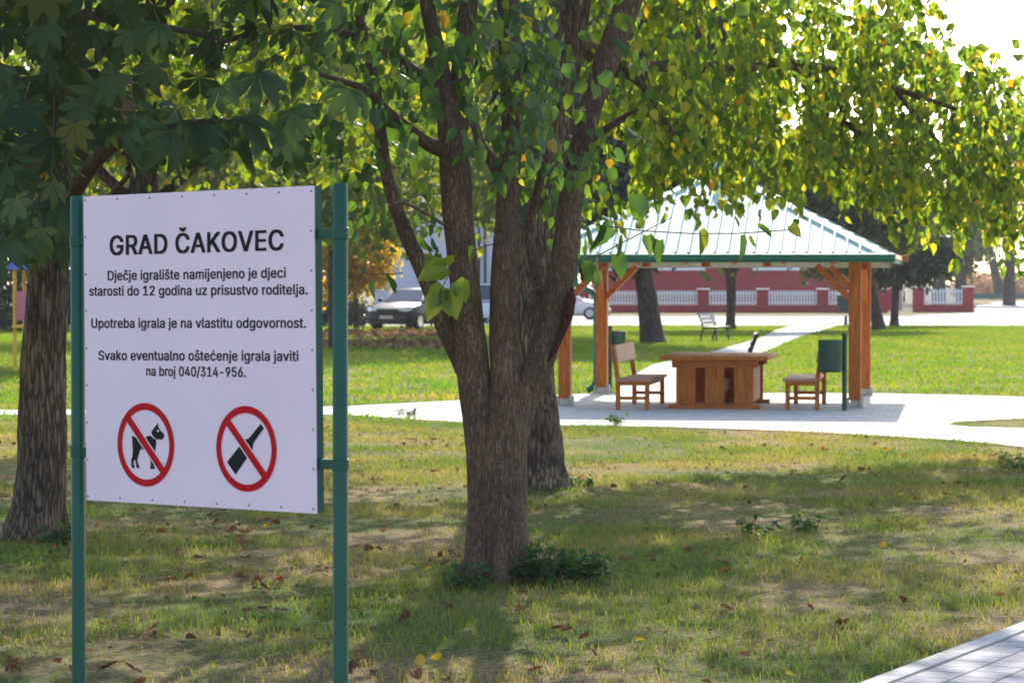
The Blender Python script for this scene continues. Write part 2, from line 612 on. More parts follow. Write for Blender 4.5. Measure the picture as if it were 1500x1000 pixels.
drive = [gp(1330, 462.5), gp(1560, 463), gp(1600, 440), gp(1465, 442), gp(1430, 447), gp(1428, 458)]
sheet('driveway', drive, 0.008, M['road'])
k0, k1 = gp(1275, 1000), gp(1500, 915)
kd = (k1 - k0).normalized()
kn = Vector((kd.y, -kd.x, 0))
A, B = k0 - kd * 8, k0 + kd * 9
sheet('paved_path', [A + kn * 0.12, A + kn * 3.0, B + kn * 3.0, B + kn * 0.12], 0.016, M['paver'])
kb = MB()
L = (B - A).length
t = 0.0
while t < L:
    a, b = A + kd * t, A + kd * min(t + 0.994, L)
    kb.prism([a, a + kn * 0.116, b + kn * 0.116, b], -0.1, 0.024)
    t += 1.0
tag(kb.build('kerb', M['kerb'], bevel=0.004), kind='structure')


def in_poly(x, y, poly):
    inside = np.zeros(len(x), bool)
    n = len(poly)
    for i in range(n):
        x1, y1 = poly[i][0], poly[i][1]
        x2, y2 = poly[(i + 1) % n][0], poly[(i + 1) % n][1]
        c = ((y1 > y) != (y2 > y)) & (x < (x2 - x1) * (y - y1) / (y2 - y1 + 1e-12) + x1)
        inside ^= c
    return inside


def off_paths(x, y):
    ok = ~in_poly(x, y, plaza) & ~in_poly(x, y, trail) & ~in_poly(x, y, drive)
    ok &= ~((y > 113) & (y < 144))
    s = (x - k0.x) * kn.x + (y - k0.y) * kn.y
    ok &= ~((s > -0.01) & (s < 3.0))
    return ok


def vnoise(x, y, sc, seed):
    r = np.random.default_rng(seed)
    tab = r.random((256, 256))
    X, Y = x * sc + 1000, y * sc + 1000
    xi, yi = np.floor(X).astype(int), np.floor(Y).astype(int)
    fx, fy = X - xi, Y - yi
    fx, fy = fx * fx * (3 - 2 * fx), fy * fy * (3 - 2 * fy)
    g = lambda a, b: tab[a % 256, b % 256]
    return (g(xi, yi) * (1 - fx) + g(xi + 1, yi) * fx) * (1 - fy) + (g(xi, yi + 1) * (1 - fx) + g(xi + 1, yi + 1) * fx) * fy


def grass(name, n, d0, d1, h0, h1, wd, side, power=1.0, label='', mat='blade', thin=.33):
    u = rng.random(n)
    y = np.sqrt(d0 ** 2 + (d1 ** 2 - d0 ** 2) * u ** power)
    x = (rng.random(n) * 2 - 1) * (y * 0.19 + side)
    cl = 0.6 * vnoise(x, y, 1.1, 3) + 0.4 * vnoise(x, y, 4.0, 4)
    keep = off_paths(x, y) & (rng.random(n) < np.clip((cl - thin) * 3.2, 0.16, 1))
    x, y, cl = x[keep], y[keep], cl[keep]
    n = len(x)
    h = (h0 + (h1 - h0) * rng.random(n) ** 1.6) * (0.6 + 0.9 * cl)
    an = rng.random(n) * 2 * np.pi
    ln = h * (0.2 + 0.9 * rng.random(n))
    la = rng.random(n) * 2 * np.pi
    wx, wy = np.cos(an) * wd / 2, np.sin(an) * wd / 2
    tx, ty = np.cos(la) * ln, np.sin(la) * ln
    v = np.zeros((n, 5, 3))
    v[:, 0] = np.stack([x - wx, y - wy, np.full(n, -0.005)], 1)
    v[:, 1] = np.stack([x + wx, y + wy, np.full(n, -0.005)], 1)
    v[:, 2] = np.stack([x + wx * .8 + tx * .3, y + wy * .8 + ty * .3, h * .6], 1)
    v[:, 3] = np.stack([x - wx * .8 + tx * .3, y - wy * .8 + ty * .3, h * .6], 1)
    v[:, 4] = np.stack([x + tx, y + ty, h * (1 - 0.25 * rng.random(n))], 1)
    b = np.arange(n)[:, None] * 5
    o = fast_mesh(name, v.reshape(-1, 3), [b + np.array([[0, 1, 2, 3]]), b + np.array([[3, 2, 4]])], M[mat])
    tag(o, label, 'grass', kind='stuff')
    return o


grass('grass', 400000, 11.0, 36.0, 0.014, 0.062, 0.006, 1.2, label='short patchy grass of the shaded lawn around the sign')
grass('grass', 330000, 36.0, 120.0, 0.03, 0.10, 0.026, 3.0, mat='lush_blade', thin=.12, label='sunlit lawn grass beyond the gazebo')

# ------------------------------------------------------------------ leaves and trees
def leaf_template(kind):
    if kind == 'heart':
        v = np.array([(0, -.16, 0), (0, 0, 0), (0, 1, -.16), (.25, -.05, .08), (.40, .26, .11), (.25, .66, .05), (-.25, -.05, .08), (-.40, .26, .11), (-.25, .66, .05), (.012, -.16, 0)], float)
        f = [np.array([[1, 3, 4, 5, 2], [1, 2, 8, 7, 6]]), np.array([[0, 9, 1]])]
    elif kind == 'rhomb':
        v = np.array([(0, 0, 0), (.38, .42, .08), (0, 1, 0), (-.38, .42, .08)], float)
        f = [np.array([[0, 1, 2], [0, 2, 3]])]
    elif kind == 'needle':
        v = np.array([(-.07, 0, 0), (.07, 0, 0), (.16, .6, .02), (0, 1, 0), (-.16, .6, .02)], float)
        f = [np.array([[0, 1, 2, 3, 4]])]
    elif kind == 'palm':
        V, F5 = [(0, 0, 0)], []
        for k, (a, s) in enumerate([(-100, .6), (-58, .85), (-22, 1.0), (16, 1.0), (55, .88), (98, .62)]):
            a = R(a)
            ca, sa = math.sin(a), math.cos(a)
            base = len(V)
            dr = 0.22 + 0.1 * math.cos(k * 2.1)
            for (lx, ly, lz) in [(.09, .3, .03), (.21, .64, .07), (.145, .88, .0), (0, 1.05, -.14), (-.145, .88, .0), (-.21, .64, .07), (-.09, .3, .03), (0, .62, .0)]:
                X, Y, Z = lx * s, ly * s, lz * s - dr * ly * ly
                V.append((X * sa + Y * ca, -X * ca + Y * sa, Z))
            b = base
            F5 += [[0, b, b + 1, b + 7], [b + 7, b + 1, b + 2, b + 3], [b + 7, b + 3, b + 4, b + 5], [0, b + 7, b + 5, b + 6]]
        v = np.array(V, float)
        f = [np.array(F5)]
    return v, f


def leaf_arrays(pos, tip, size, kind, roll=None, widen=1.0):
    v, f = leaf_template(kind)
    n = len(pos)
    tip = tip / np.linalg.norm(tip, axis=1, keepdims=True)
    rv = rng.normal(size=(n, 3))
    nz = rv - tip * (rv * tip).sum(1, keepdims=True)
    if roll is not None:
        nz = roll + 0.45 * nz
        nz = nz - tip * (nz * tip).sum(1, keepdims=True)
    nz /= np.linalg.norm(nz, axis=1, keepdims=True) + 1e-9
    bx = np.cross(tip, nz)
    size = np.broadcast_to(size, (n,))
    wf = 0.8 + 0.4 * rng.random(n)
    cf = rng.normal(1.0, 0.9, n)
    out = pos[:, None, :] + size[:, None, None] * (v[None, :, 0:1] * bx[:, None, :] * wf[:, None, None] * widen + v[None, :, 1:2] * tip[:, None, :] + v[None, :, 2:3] * nz[:, None, :] * cf[:, None, None])
    k = len(v)
    faces = [(np.arange(n)[:, None, None] * k + ff[None]).reshape(-1, ff.shape[1]) for ff in f]
    return out.reshape(-1, 3), faces


class Foliage:
    def __init__(s):
        s.V, s.F, s.n = [], {}, 0

    def add(s, pos, tip, size, kind, roll=None, widen=1.0):
        if len(pos) == 0: return s
        v, fs = leaf_arrays(np.asarray(pos, float), np.asarray(tip, float), size, kind, roll, widen)
        for f in fs:
            s.F.setdefault(f.shape[1], []).append(f + s.n)
        s.V.append(v)
        s.n += len(v)
        return s

    def twigs(s, mb):
        s.tw = mb
        return s

    def build(s, name, mat, parent):
        V, F_ = np.concatenate(s.V), [np.concatenate(x) for x in s.F.values()]
        tw = getattr(s, 'tw', None)
        if tw is None or not tw.v:
            return fast_mesh(name, V, F_, mat, parent)
        nf = sum(len(f) for f in F_)
        tv = np.array(tw.v) - (np.array(parent.location) if parent is not None else 0)
        q = np.array([f for f in tw.f if len(f) == 4]) + len(V)
        o = fast_mesh(name, np.concatenate([V, tv]), F_ + [q], mat, parent)
        o.data.materials.append(M['twig'])
        mi = np.zeros(nf + len(q), np.int32)
        mi[nf:] = 1
        o.data.polygons.foreach_set('material_index', mi)
        return o


def ellipsoid_points(n, c, r, shell=0.0):
    d = rng.normal(size=(n, 3))
    d /= np.linalg.norm(d, axis=1, keepdims=True)
    q = rng.random(n) ** (1 / 3.0)
    if shell:
        q = q ** (1 - shell)
    return np.asarray(c) + d * q[:, None] * np.asarray(r), d


def catmull(pts, rad, sub):
    P = [Vector(p) for p in pts]
    out, ro = [], []
    n = len(P)
    for i in range(n - 1):
        p0, p1, p2, p3 = P[max(i - 1, 0)], P[i], P[i + 1], P[min(i + 2, n - 1)]
        for k in range(sub):
            t = k / sub
            out.append(0.5 * ((2 * p1) + (p2 - p0) * t + (2 * p0 - 5 * p1 + 4 * p2 - p3) * t * t + (3 * p1 - p0 - 3 * p2 + p3) * t ** 3))
            ro.append(rad[i] * (1 - t) + rad[i + 1] * t)
    out.append(P[-1])
    ro.append(rad[-1])
    return out, ro


def stem(mb, d, spec, seg=20, sub=8, jit=0.05, dd=0.0, jscale=6.0, k=1.0):
    """a stem or limb through measured points (px, py, width in px) at distance d (drifting by dd to its tip)"""
    n = len(spec)
    pts, rad = [], []
    for i, (x, y, wd) in enumerate(spec):
        di = d + dd * i / max(1, n - 1)
        pts.append(at(x, y, di))
        rad.append(wd * k / 2 / F * di)
    p, r = catmull(pts, rad, sub)
    mb.tube(p, r, seg, jit=jit, jscale=jscale)
    return p


def sprays(fol, twmb, centre, radii, n_tw, tw_len, step, size, kind, droop=0.8, twr=0.004, keep=None, roll=None):
    """leafy twigs that start inside an ellipsoid and hang outward and down"""
    P, D = ellipsoid_points(n_tw, centre, radii)
    if keep is not None:
        k = keep(P)
        P, D = P[k], D[k]
    pos, tip = [], []
    for p, dd in zip(P, D):
        p = Vector(p)
        dv = Vector(dd)
        dv.z = dv.z * 0.4 - 0.1
        dv.normalize()
        L = tw_len * random.uniform(0.6, 1.3)
        pts = [p.copy()]
        ns = max(3, int(L / step))
        for i in range(ns):
            dv = (dv + Vector((random.gauss(0, .12), random.gauss(0, .12), random.gauss(0, .1) - droop * 0.22))).normalized()
            p = p + dv * (L / ns)
            pts.append(p.copy())
            for s_ in range(1 if random.random() < .6 else 2):
                sd = Vector((random.gauss(0, 1), random.gauss(0, 1), 0)).normalized()
                q = p + sd * 0.03
                pos.append(q)
                tip.append(sd * random.uniform(.15, .8) + Vector((0, 0, -random.uniform(.5, 1.2))) + dv * .3)
        if twmb is not None:
            twmb.tube(pts, [twr * (1 - .7 * i / len(pts)) for i in range(len(pts))], 3, caps=False)
    if not pos: return
    pos = np.array([tuple(x) for x in pos])
    tip = np.array([tuple(x) for x in tip])
    fol.add(pos, tip, size * (0.45 + 0.9 * rng.random(len(pos)) ** 1.2), kind, roll)


def cloud(fol, n, centre, radii, size, kind, clump=14, crad=0.8, droop=0.5, keep=None, shell=0.3):
    """n leaves gathered in clumps through an ellipsoid: uneven outline, gaps between clumps"""
    nc = max(4, n // clump)
    C, D = ellipsoid_points(nc, centre, radii, shell)
    if keep is not None:
        C = C[keep(C)]
        nc = len(C)
        if nc == 0: return
    idx = rng.integers(0, nc, n * nc // max(4, n // clump))
    P = C[idx] + rng.normal(size=(len(idx), 3)) * crad * np.array([.5, .5, .36])
    tip = rng.normal(size=(len(idx), 3))
    tip[:, 2] -= droop * 2
    fol.add(P, tip, size * (0.6 + 0.8 * rng.random(len(idx))), kind)


# ---- the multi-stemmed tree in the middle
tx0 = gp(728, 850)
tree = thing('tree', 'brown tree with several stems rising from one base, right behind the notice board', 'tree', tx0)


def local(mb, root):
    o = root.location
    mb.v = [(x - o.x, y - o.y, z - o.z) for x, y, z in mb.v]
    return mb


def fol_local(fol, root):
    o = np.array(root.location)
    fol.V = [v - o for v in fol.V]
    return fol


tb = MB()
D0 = 16.9
stem(tb, D0 - .02, [(714, 872, 100), (713, 846, 90), (712, 800, 80), (714, 720, 74), (707, 640, 68), (696, 570, 66), (687, 490, 62), (679, 400, 56), (671, 320, 58), (667, 250, 60), (661, 200, 52), (650, 130, 38), (637, 60, 32), (622, -20, 28), (608, -160, 20)], jit=.07, k=.77)
stem(tb, D0 + .02, [(664, 225, 44), (674, 130, 38), (683, 40, 34), (692, -60, 30), (700, -180, 22)], k=.86)
stem(tb, D0 - .06, [(734, 876, 130), (735, 850, 116), (735, 800, 104), (736, 740, 92), (738, 680, 86), (742, 620, 76), (742, 560, 60), (738, 480, 52), (738, 400, 48), (742, 320, 42), (746, 250, 40), (750, 180, 40), (748, 100, 40), (745, 0, 42), (742, -180, 34)], jit=.07, k=.80)
stem(tb, D0 - .04, [(738, 740, 50), (746, 660, 56), (762, 600, 58), (786, 540, 56), (807, 470, 52), (822, 400, 50), (830, 350, 48), (838, 280, 44), (850, 220, 42), (868, 150, 42), (890, 85, 46), (915, 20, 48), (945, -60, 46), (990, -180, 38)], jit=.06, k=.80)
stem(tb, D0 + .05, [(690, 545, 44), (672, 512, 38), (652, 475, 32), (632, 425, 27), (610, 375, 24), (590, 330, 22), (573, 280, 20), (562, 230, 18), (556, 180, 17), (548, 120, 16), (535, 60, 14), (520, 0, 12), (500, -80, 10)], seg=14)
stem(tb, D0, [(655, 222, 24), (628, 212, 21), (600, 190, 17), (570, 165, 14), (540, 135, 12), (505, 120, 9), (470, 110, 6)], seg=10, dd=-1.0)
stem(tb, D0, [(652, 132, 26), (610, 108, 20), (575, 80, 18), (530, 58, 15), (480, 45, 12), (430, 42, 10), (370, 48, 8), (310, 68, 6), (280, 72, 4)], seg=10, dd=1.2)
stem(tb, D0, [(742, 275, 24), (722, 238, 18), (705, 212, 15), (690, 165, 12), (672, 110, 9)], seg=10)
stem(tb, D0 - .05, [(842, 238, 22), (868, 203, 14), (890, 188, 11), (912, 172, 8), (935, 160, 5)], seg=10, dd=-.4)
stem(tb, D0, [(800, 470, 20), (785, 400, 30), (776, 340, 26), (790, 270, 22), (812, 190, 20), (835, 90, 18), (850, -40, 14)], seg=12, dd=.4, k=.55)
stem(tb, D0 - .1, [(660, 335, 6), (600, 300, 5), (575, 300, 4)], seg=6, dd=-.3)
for a, ln in ((-2.4, .10), (-1.5, .08), (-.6, .10), (.5, .08), (2.9, .08)):
    c_ = gp(730, 851)
    dv_ = Vector((math.cos(a), math.sin(a), 0))
    p, r = catmull([c_ + dv_ * .10 + Vector((0, 0, .34)), c_ + dv_ * .16 + Vector((0, 0, .13)), c_ + dv_ * (.19 + ln * .5) + Vector((0, 0, .03)), c_ + dv_ * (.2 + ln) + Vector((0, 0, -.04))], [.05, .06, .05, .03], 5)
    tb.tube(p, r, 12, jit=.1, jscale=9)
trunk = local(tb, tree).build('trunk', M['bark'], tree, smooth=True)
wn = MB()
p, r = catmull([at(839, 418, D0 - .12), at(836, 440, D0 - .13), at(829, 470, D0 - .13), at(816, 505, D0 - .13), at(803, 530, D0 - .12)], [.006, .034, .03, .022, .005], 5)
wn.tube(p, r, 10, jit=.25, jscale=14)
local(wn, tree).build('bark_wound', M['wound'], tree, smooth=True)
stb = MB()
for a, b in (((766, 440), (779, 422)), ((768, 425), (792, 421)), ((770, 432), (782, 448)), ((764, 436), (762, 470))):
    stb.tube([at(*a, D0 - .35), at(*b, D0 - .4)], .002, 5)
local(stb, tree).build('dry_stub', M['straw'], tree)

fm, tw = Foliage(), MB()
CL = lambda px, py, d: np.array(at(px, py, d))
pm = lambda px, d: px / F * d


def spray_px(fol, twmb, px, py, d, rx, ry, rd, n, L, size, kind='heart', **k):
    sprays(fol, twmb, CL(px, py, d), (pm(rx, d), rd, pm(ry, d)), n, L, 0.07, size, kind, **k)


for (px, py, d, rx, ry, rd, n) in [(680, 60, 15.8, 90, 80, .9, 30), (715, 130, 15.6, 70, 60, .6, 22), (780, 120, 15.8, 70, 80, .7, 26), (640, 20, 16.2, 120, 60, 1.2, 26),
                                   (830, 60, 16, 70, 90, .8, 22), (760, 210, 15.9, 40, 30, .4, 9), (820, 210, 17.4, 40, 70, .5, 26), (800, 260, 17.6, 30, 60, .4, 18), (560, 60, 16.5, 100, 90, 1.3, 34), (520, 160, 16.5, 70, 60, 1.0, 26), (470, 60, 16.5, 90, 90, 1.5, 30),
                                   (880, 170, 16, 40, 40, .5, 8), (560, 250, 18, 50, 60, .8, 10), (540, 200, 18, 60, 60, .8, 12),
                                   (700, -120, 16.5, 300, 90, 2.2, 110), (880, -60, 16.5, 150, 60, 1.4, 22)]:
    spray_px(fm, tw, px, py, d, rx, ry, rd, max(3, int(n * .68)), .30, .092)
# the lit cluster of leaves on the low twig and the long twigs before the gazebo roof
lit = Foliage()


def twig_leaves(fol, twmb, pts, d, leaves, r=.0035):
    twmb.tube([at(x, y, d) for x, y in pts], [r] * (len(pts) - 1) + [r * .5], 5)
    pos = np.array([tuple(at(x, y, d)) for x, y, *_ in leaves])
    tip = np.array([(dx, random.uniform(-.4, .1), -dy) for _, _, dx, dy, *_ in leaves], float)
    sz = np.array([q[4] / F * d for q in leaves])
    fol.add(pos, tip, sz, 'heart', roll=None if fol is not lit else np.tile(np.array([[.25, -1.0, .35]]), (len(leaves), 1)), widen=.75 if fol is not lit else .95)


twig_leaves(lit, tw, [(745, 352), (705, 362), (672, 385), (652, 412), (640, 440)], 16.2,
            [(697, 366, -.2, .25, 24), (665, 378, -.9, .3, 34), (655, 392, -1, .35, 48), (650, 420, -.6, .8, 44), (652, 425, .1, 1, 40), (668, 412, .5, .9, 36), (640, 430, -.3, 1, 44), (662, 425, .15, 1, 46)])
twig_leaves(fm, tw, [(838, 322), (880, 330), (940, 338), (1010, 342), (1080, 342), (1140, 338), (1178, 334)], 16.3,
            [(878, 322, .05, 1, 30), (884, 325, -.1, 1, 44), (862, 335, .2, 1, 34), (932, 320, -.3, -.6, 20), (935, 335, .2, -.6, 24), (948, 345, .2, 1, 32), (967, 352, -.1, 1, 38), (1024, 338, .35, 1, 36), (1076, 318, .5, .8, 18), (1086, 345, .05, 1, 40), (1110, 332, .9, .35, 26), (1158, 330, .6, .7, 24), (1100, 345, .3, 1, 20)])
twig_leaves(fm, tw, [(838, 384), (880, 372), (930, 346), (985, 318)], 16.6,
            [(908, 345, 0, 1, 34), (902, 372, .3, 1, 40), (876, 378, -.1, 1, 34), (858, 382, .1, 1, 40), (930, 322, .1, -1, 20)])
twig_leaves(fm, tw, [(958, 250), (959, 290), (964, 325)], 16.6, [(934, 285, .1, 1, 46), (962, 300, .2, 1, 16)])
twig_leaves(fm, tw, [(560, 380), (590, 400), (545, 402), (520, 398)], 15.2, [(545, 412, .1, 1, 28), (565, 405, .6, .6, 32)])
twig_leaves(fm, tw, [(600, 290), (618, 285), (630, 302), (640, 330)], 16.4, [(606, 318, .6, .8, 22), (634, 318, .2, 1, 16), (628, 330, .3, 1, 18), (614, 345, .2, 1, 18), (635, 350, .1, 1, 22), (622, 352, .3, .9, 20), (640, 362, -.2, 1, 24), (626, 372, .2, .8, 26), (632, 378, -.3, .9, 28), (645, 372, 0, 1, 26)])
twig_leaves(fm, tw, [(848, 340), (852, 350)], 17.2, [(846, 345, 0, 1, 34), (856, 352, .1, 1, 32), (870, 395, .2, 1, 30)])
fol_local(fm, tree).twigs(tw).build('crown', M['leaf'], tree)
fol_local(lit, tree).build('low_leaves', M['leaf_glow'], tree)  # brighter leaf colour than the crown paints the cluster's lit look

# ---- the tree behind it with furrowed bark, its boughs reach to the right in front of the gazebo
t2 = thing('tree', 'furrowed grey tree standing behind the many-stemmed tree, its yellow-green boughs over the gazebo', 'tree', gp(786, 715))
tb = MB()
D2 = 24.4
stem(tb, D2, [(788, 735, 120), (787, 712, 96), (785, 680, 84), (781, 620, 78), (777, 560, 72), (776, 500, 66), (780, 430, 60), (792, 330, 54), (805, 240, 50), (818, 150, 48), (832, 70, 46), (845, 0, 44), (862, -120, 40), (880, -300, 34), (900, -500, 24)], jit=.09, sub=10, seg=28, jscale=9)
stem(tb, D2, [(838, 60, 30), (880, 85, 26), (915, 105, 24), (960, 100, 21), (1030, 98, 19), (1090, 100, 16), (1150, 92, 13), (1230, 105, 11), (1310, 130, 9), (1400, 160, 6)], seg=12, dd=6)
stem(tb, D2, [(915, 105, 14), (945, 130, 12), (965, 165, 10), (990, 200, 8), (1010, 225, 6)], seg=8, dd=3)
stem(tb, D2 + 4, [(1150, 92, 10), (1215, 130, 9), (1235, 175, 8), (1215, 215, 6), (1200, 250, 4)], seg=8, dd=1.5)
stem(tb, D2 + 4.5, [(1240, 180, 7), (1265, 200, 7), (1278, 220, 6), (1273, 255, 4)], seg=8, dd=1)
stem(tb, D2 + 5, [(1310, 130, 8), (1380, 215, 7), (1430, 250, 5), (1462, 270, 3)], seg=8, dd=1)
stem(tb, D2, [(858, -100, 30), (900, -220, 26), (1000, -330, 20), (1120, -430, 12)], seg=10, dd=4)
stem(tb, D2, [(858, -120, 30), (780, -230, 24), (640, -330, 18), (500, -400, 10)], seg=10, dd=3)
local(tb, t2).build('trunk', M['rough_bark'], t2, smooth=True)
f2, tw = Foliage(), MB()
for (px, py, d, rx, ry, rd, n) in [(940, 90, 26, 80, 110, 2.0, 90), (1050, 110, 28, 100, 120, 2.5, 150), (1170, 110, 30, 100, 110, 2.5, 150), (1270, 120, 30, 90, 110, 2.5, 120),
                                   (1370, 210, 30.5, 80, 60, 2.0, 80), (1450, 210, 31, 60, 60, 2.0, 50), (1345, 275, 30, 55, 40, 1.5, 50), (1250, 230, 30, 70, 50, 1.8, 75), (1130, 230, 29, 80, 45, 1.8, 80), (1010, 225, 28, 60, 45, 1.5, 55),
                                   (905, 200, 27, 35, 60, 1.2, 22), (870, 300, 27, 14, 30, .5, 8), (985, 285, 28, 30, 18, .8, 12), (1435, 300, 31, 60, 30, 1.2, 34), (1370, 110, 31, 60, 45, 1.5, 34), (1190, -60, 30, 300, 60, 2.5, 130), (960, -60, 27, 150, 60, 2.2, 80), (1480, 250, 30, 40, 50, 1.2, 24), (1490, 190, 31, 40, 50, 1.2, 26), (1505, 320, 31.5, 35, 40, 1.0, 22), (1400, 335, 31, 40, 22, 1.0, 16), (1520, 240, 31, 50, 90, 1.2, 40), (1330, 70, 31, 50, 50, 1.2, 30), (1425, 150, 31, 45, 40, 1.2, 28), (1465, 130, 31, 30, 40, 1.0, 16), (1250, 50, 30, 60, 60, 1.2, 30)]:
    spray_px(f2, tw, px, py - 22, d, rx, ry, rd, int(n * 1.05), .50, .106, droop=1.0)
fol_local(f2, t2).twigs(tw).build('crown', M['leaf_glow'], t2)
# upper crown, above the frame: keeps the ground below in shade


def out_of_sky_gap(P):
    px = P[:, 0] / P[:, 1] * F + 750
    py = 412 - (P[:, 2] - CAM_H) / P[:, 1] * F
    return ~((px > 1180) & (px < 1640) & (py > -140) & (py < 160)) & ~((px > 1330) & (px < 1640) & (py > -400) & (py < 160)) & (P[:, 1] - 1.6 * P[:, 2] < 28.0)


def shade_keep(P):
    px = P[:, 0] / P[:, 1] * F + 750
    py = 412 - (P[:, 2] - CAM_H) / P[:, 1] * F
    return out_of_sky_gap(P) & ((py < -40) | (px > 1640) | (px < -150))


f2u = Foliage()
cloud(f2u, 17000, (1.6, 27.0, 7.8), (6.5, 6.5, 3.8), .17, 'rhomb', clump=22, crad=.8, keep=shade_keep)
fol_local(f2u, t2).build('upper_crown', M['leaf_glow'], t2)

# ---- horse chestnut at the left
t3 = thing('chestnut_tree', 'dark chestnut tree with big hand-shaped leaves left of the notice board', 'tree', gp(55, 790))
tb = MB()
D3 = 19.6
stem(tb, D3, [(48, 812, 130), (52, 788, 102), (58, 740, 80), (62, 680, 72), (62, 600, 70), (63, 540, 68), (67, 470, 62), (72, 400, 58), (78, 320, 52), (85, 220, 46), (95, 100, 40), (105, -50, 34), (110, -300, 26), (112, -500, 16)], jit=.09, sub=10, seg=28, jscale=9)
stem(tb, D3, [(80, 330, 32), (120, 262, 26), (165, 215, 20), (230, 190, 14), (310, 178, 9), (380, 182, 5)], seg=10, dd=-5)
stem(tb, D3, [(84, 250, 26), (50, 160, 20), (-10, 110, 16), (-90, 80, 10)], seg=10, dd=-4)
stem(tb, D3, [(90, 130, 24), (120, 30, 20), (150, 27, 14), (240, 40, 10), (330, 60, 6)], seg=10, dd=-5)
stem(tb, D3, [(78, 340, 16), (130, 330, 13), (160, 290, 10), (190, 255, 7)], seg=8, dd=-3)
local(tb, t3).build('trunk', M['rough_bark'], t3, smooth=True)
f3 = Foliage()
N = 2900
px = rng.uniform(-700, 520, N)
py = rng.uniform(-700, 372, N)
dd = rng.uniform(12.5, 19.0, N)
lim = np.where(px < 105, 330 + 40 * rng.random(N), np.where(px < 470, 205 + 35 * rng.random(N), 130))
keep = (py < lim) & ((px < 220) | (rng.random(N) < np.where(px < 380, .62, .30)) | (py < -30)) & ((rng.random(N) < .75) | (py < -40))
px, py, dd = px[keep], py[keep], dd[keep]
pos = np.array([tuple(at(a, b, c)) for a, b, c in zip(px, py, dd)])
az = rng.random(len(pos)) * 2 * np.pi
tip = np.stack([np.cos(az) * .5, np.sin(az) * .5 - .25, -.75 - .5 * rng.random(len(pos))], 1)
roll = np.stack([rng.normal(0, .4, len(pos)), -1 + rng.normal(0, .5, len(pos)), .7 + rng.normal(0, .3, len(pos))], 1)
ex = [(22, 292, 12.2), (62, 335, 12.6), (88, 322, 13.5), (8, 352, 11.8), (46, 300, 13), (75, 268, 12.8), (30, 330, 14), (98, 290, 13), (4, 300, 12.5), (55, 362, 15), (90, 362, 16.5), (72, 300, 14.5)]
px, py, dd = np.concatenate([px, [e[0] for e in ex]]), np.concatenate([py, [e[1] for e in ex]]), np.concatenate([dd, [e[2] for e in ex]])
pos = np.array([tuple(at(a, b, c)) for a, b, c in zip(px, py, dd)])
az = rng.random(len(pos)) * 2 * np.pi
tip = np.stack([np.cos(az) * .5, np.sin(az) * .5 - .25, -.75 - .5 * rng.random(len(pos))], 1)
roll = np.stack([rng.normal(0, .4, len(pos)), -1 + rng.normal(0, .5, len(pos)), .7 + rng.normal(0, .3, len(pos))], 1)
pt = MB()
for a, b, c in list(zip(px, py, dd))[::2]:
    p = at(a, b, c)
    pt.tube([p + Vector((random.uniform(-.1, .1), random.uniform(-.1, .1), random.uniform(.08, .22))), p], [.003, .0025], 3, caps=False)
f3.twigs(pt).add(pos, tip, .16 * (0.7 + 0.5 * rng.random(len(pos))), 'palm', roll=roll)
fol_local(f3, t3).build('crown', M['chestnut_leaf'], t3)
f3u = Foliage()
cloud(f3u, 6500, (-4.2, 19.5, 8.0), (4.2, 4.2, 3.0), .26, 'rhomb', clump=16, crad=.8)
cloud(f3u, 2500, (-6.5, 18.5, 5.0), (2.6, 3.5, 2.4), .26, 'rhomb', clump=16, crad=.8, keep=lambda P: (P[:, 0] / P[:, 1] * F + 750) < -150)
fol_local(f3u, t3).build('upper_crown', M['chestnut_leaf'], t3)


# ---- general tree used for the ones farther off
def far_tree(name, label, base, trunk_spec, blobs, mat, leaf, kind='rhomb', group=None, barkm='dark_bark', keep=None, clump=16, crad=.8, droop=.5):
    root = thing(name, label, 'tree', (base[0], base[1], 0), group=group)
    mb = MB()
    for pts, rad in trunk_spec:
        p, r = catmull([Vector(base) + Vector(q) for q in pts], rad, 4)
        mb.tube(p, r, 10, jit=.08, jscale=3)
    local(mb, root).build('trunk', M[barkm], root, smooth=True)
    fo = Foliage()
    for c, r, n in blobs:
        cloud(fo, n, np.array(base) + np.array(c), r, leaf, kind, clump=clump, crad=crad, keep=keep, droop=droop)
    fol_local(fo, root).build('crown', M[mat], root)
    return root


def limbs(h, r, spread=2.0, seed=1, n=5):
    rr = random.Random(seed)
    out = [([(0, 0, -.1), (rr.uniform(-.1, .1), 0, h * .35), (rr.uniform(-.3, .3), 0, h * .7), (0, 0, h)], [r * 1.3, r * .95, r * .6, r * .15])]
    for k in range(n):
        a = rr.uniform(0, 6.28)
        z = h * rr.uniform(.3, .6)
        out.append(([(0, 0, z), (math.cos(a) * spread * .4, math.sin(a) * spread * .4, z + spread * .35), (math.cos(a) * spread, math.sin(a) * spread, z + spread * .9)], [r * .4, r * .28, r * .06]))
    return out


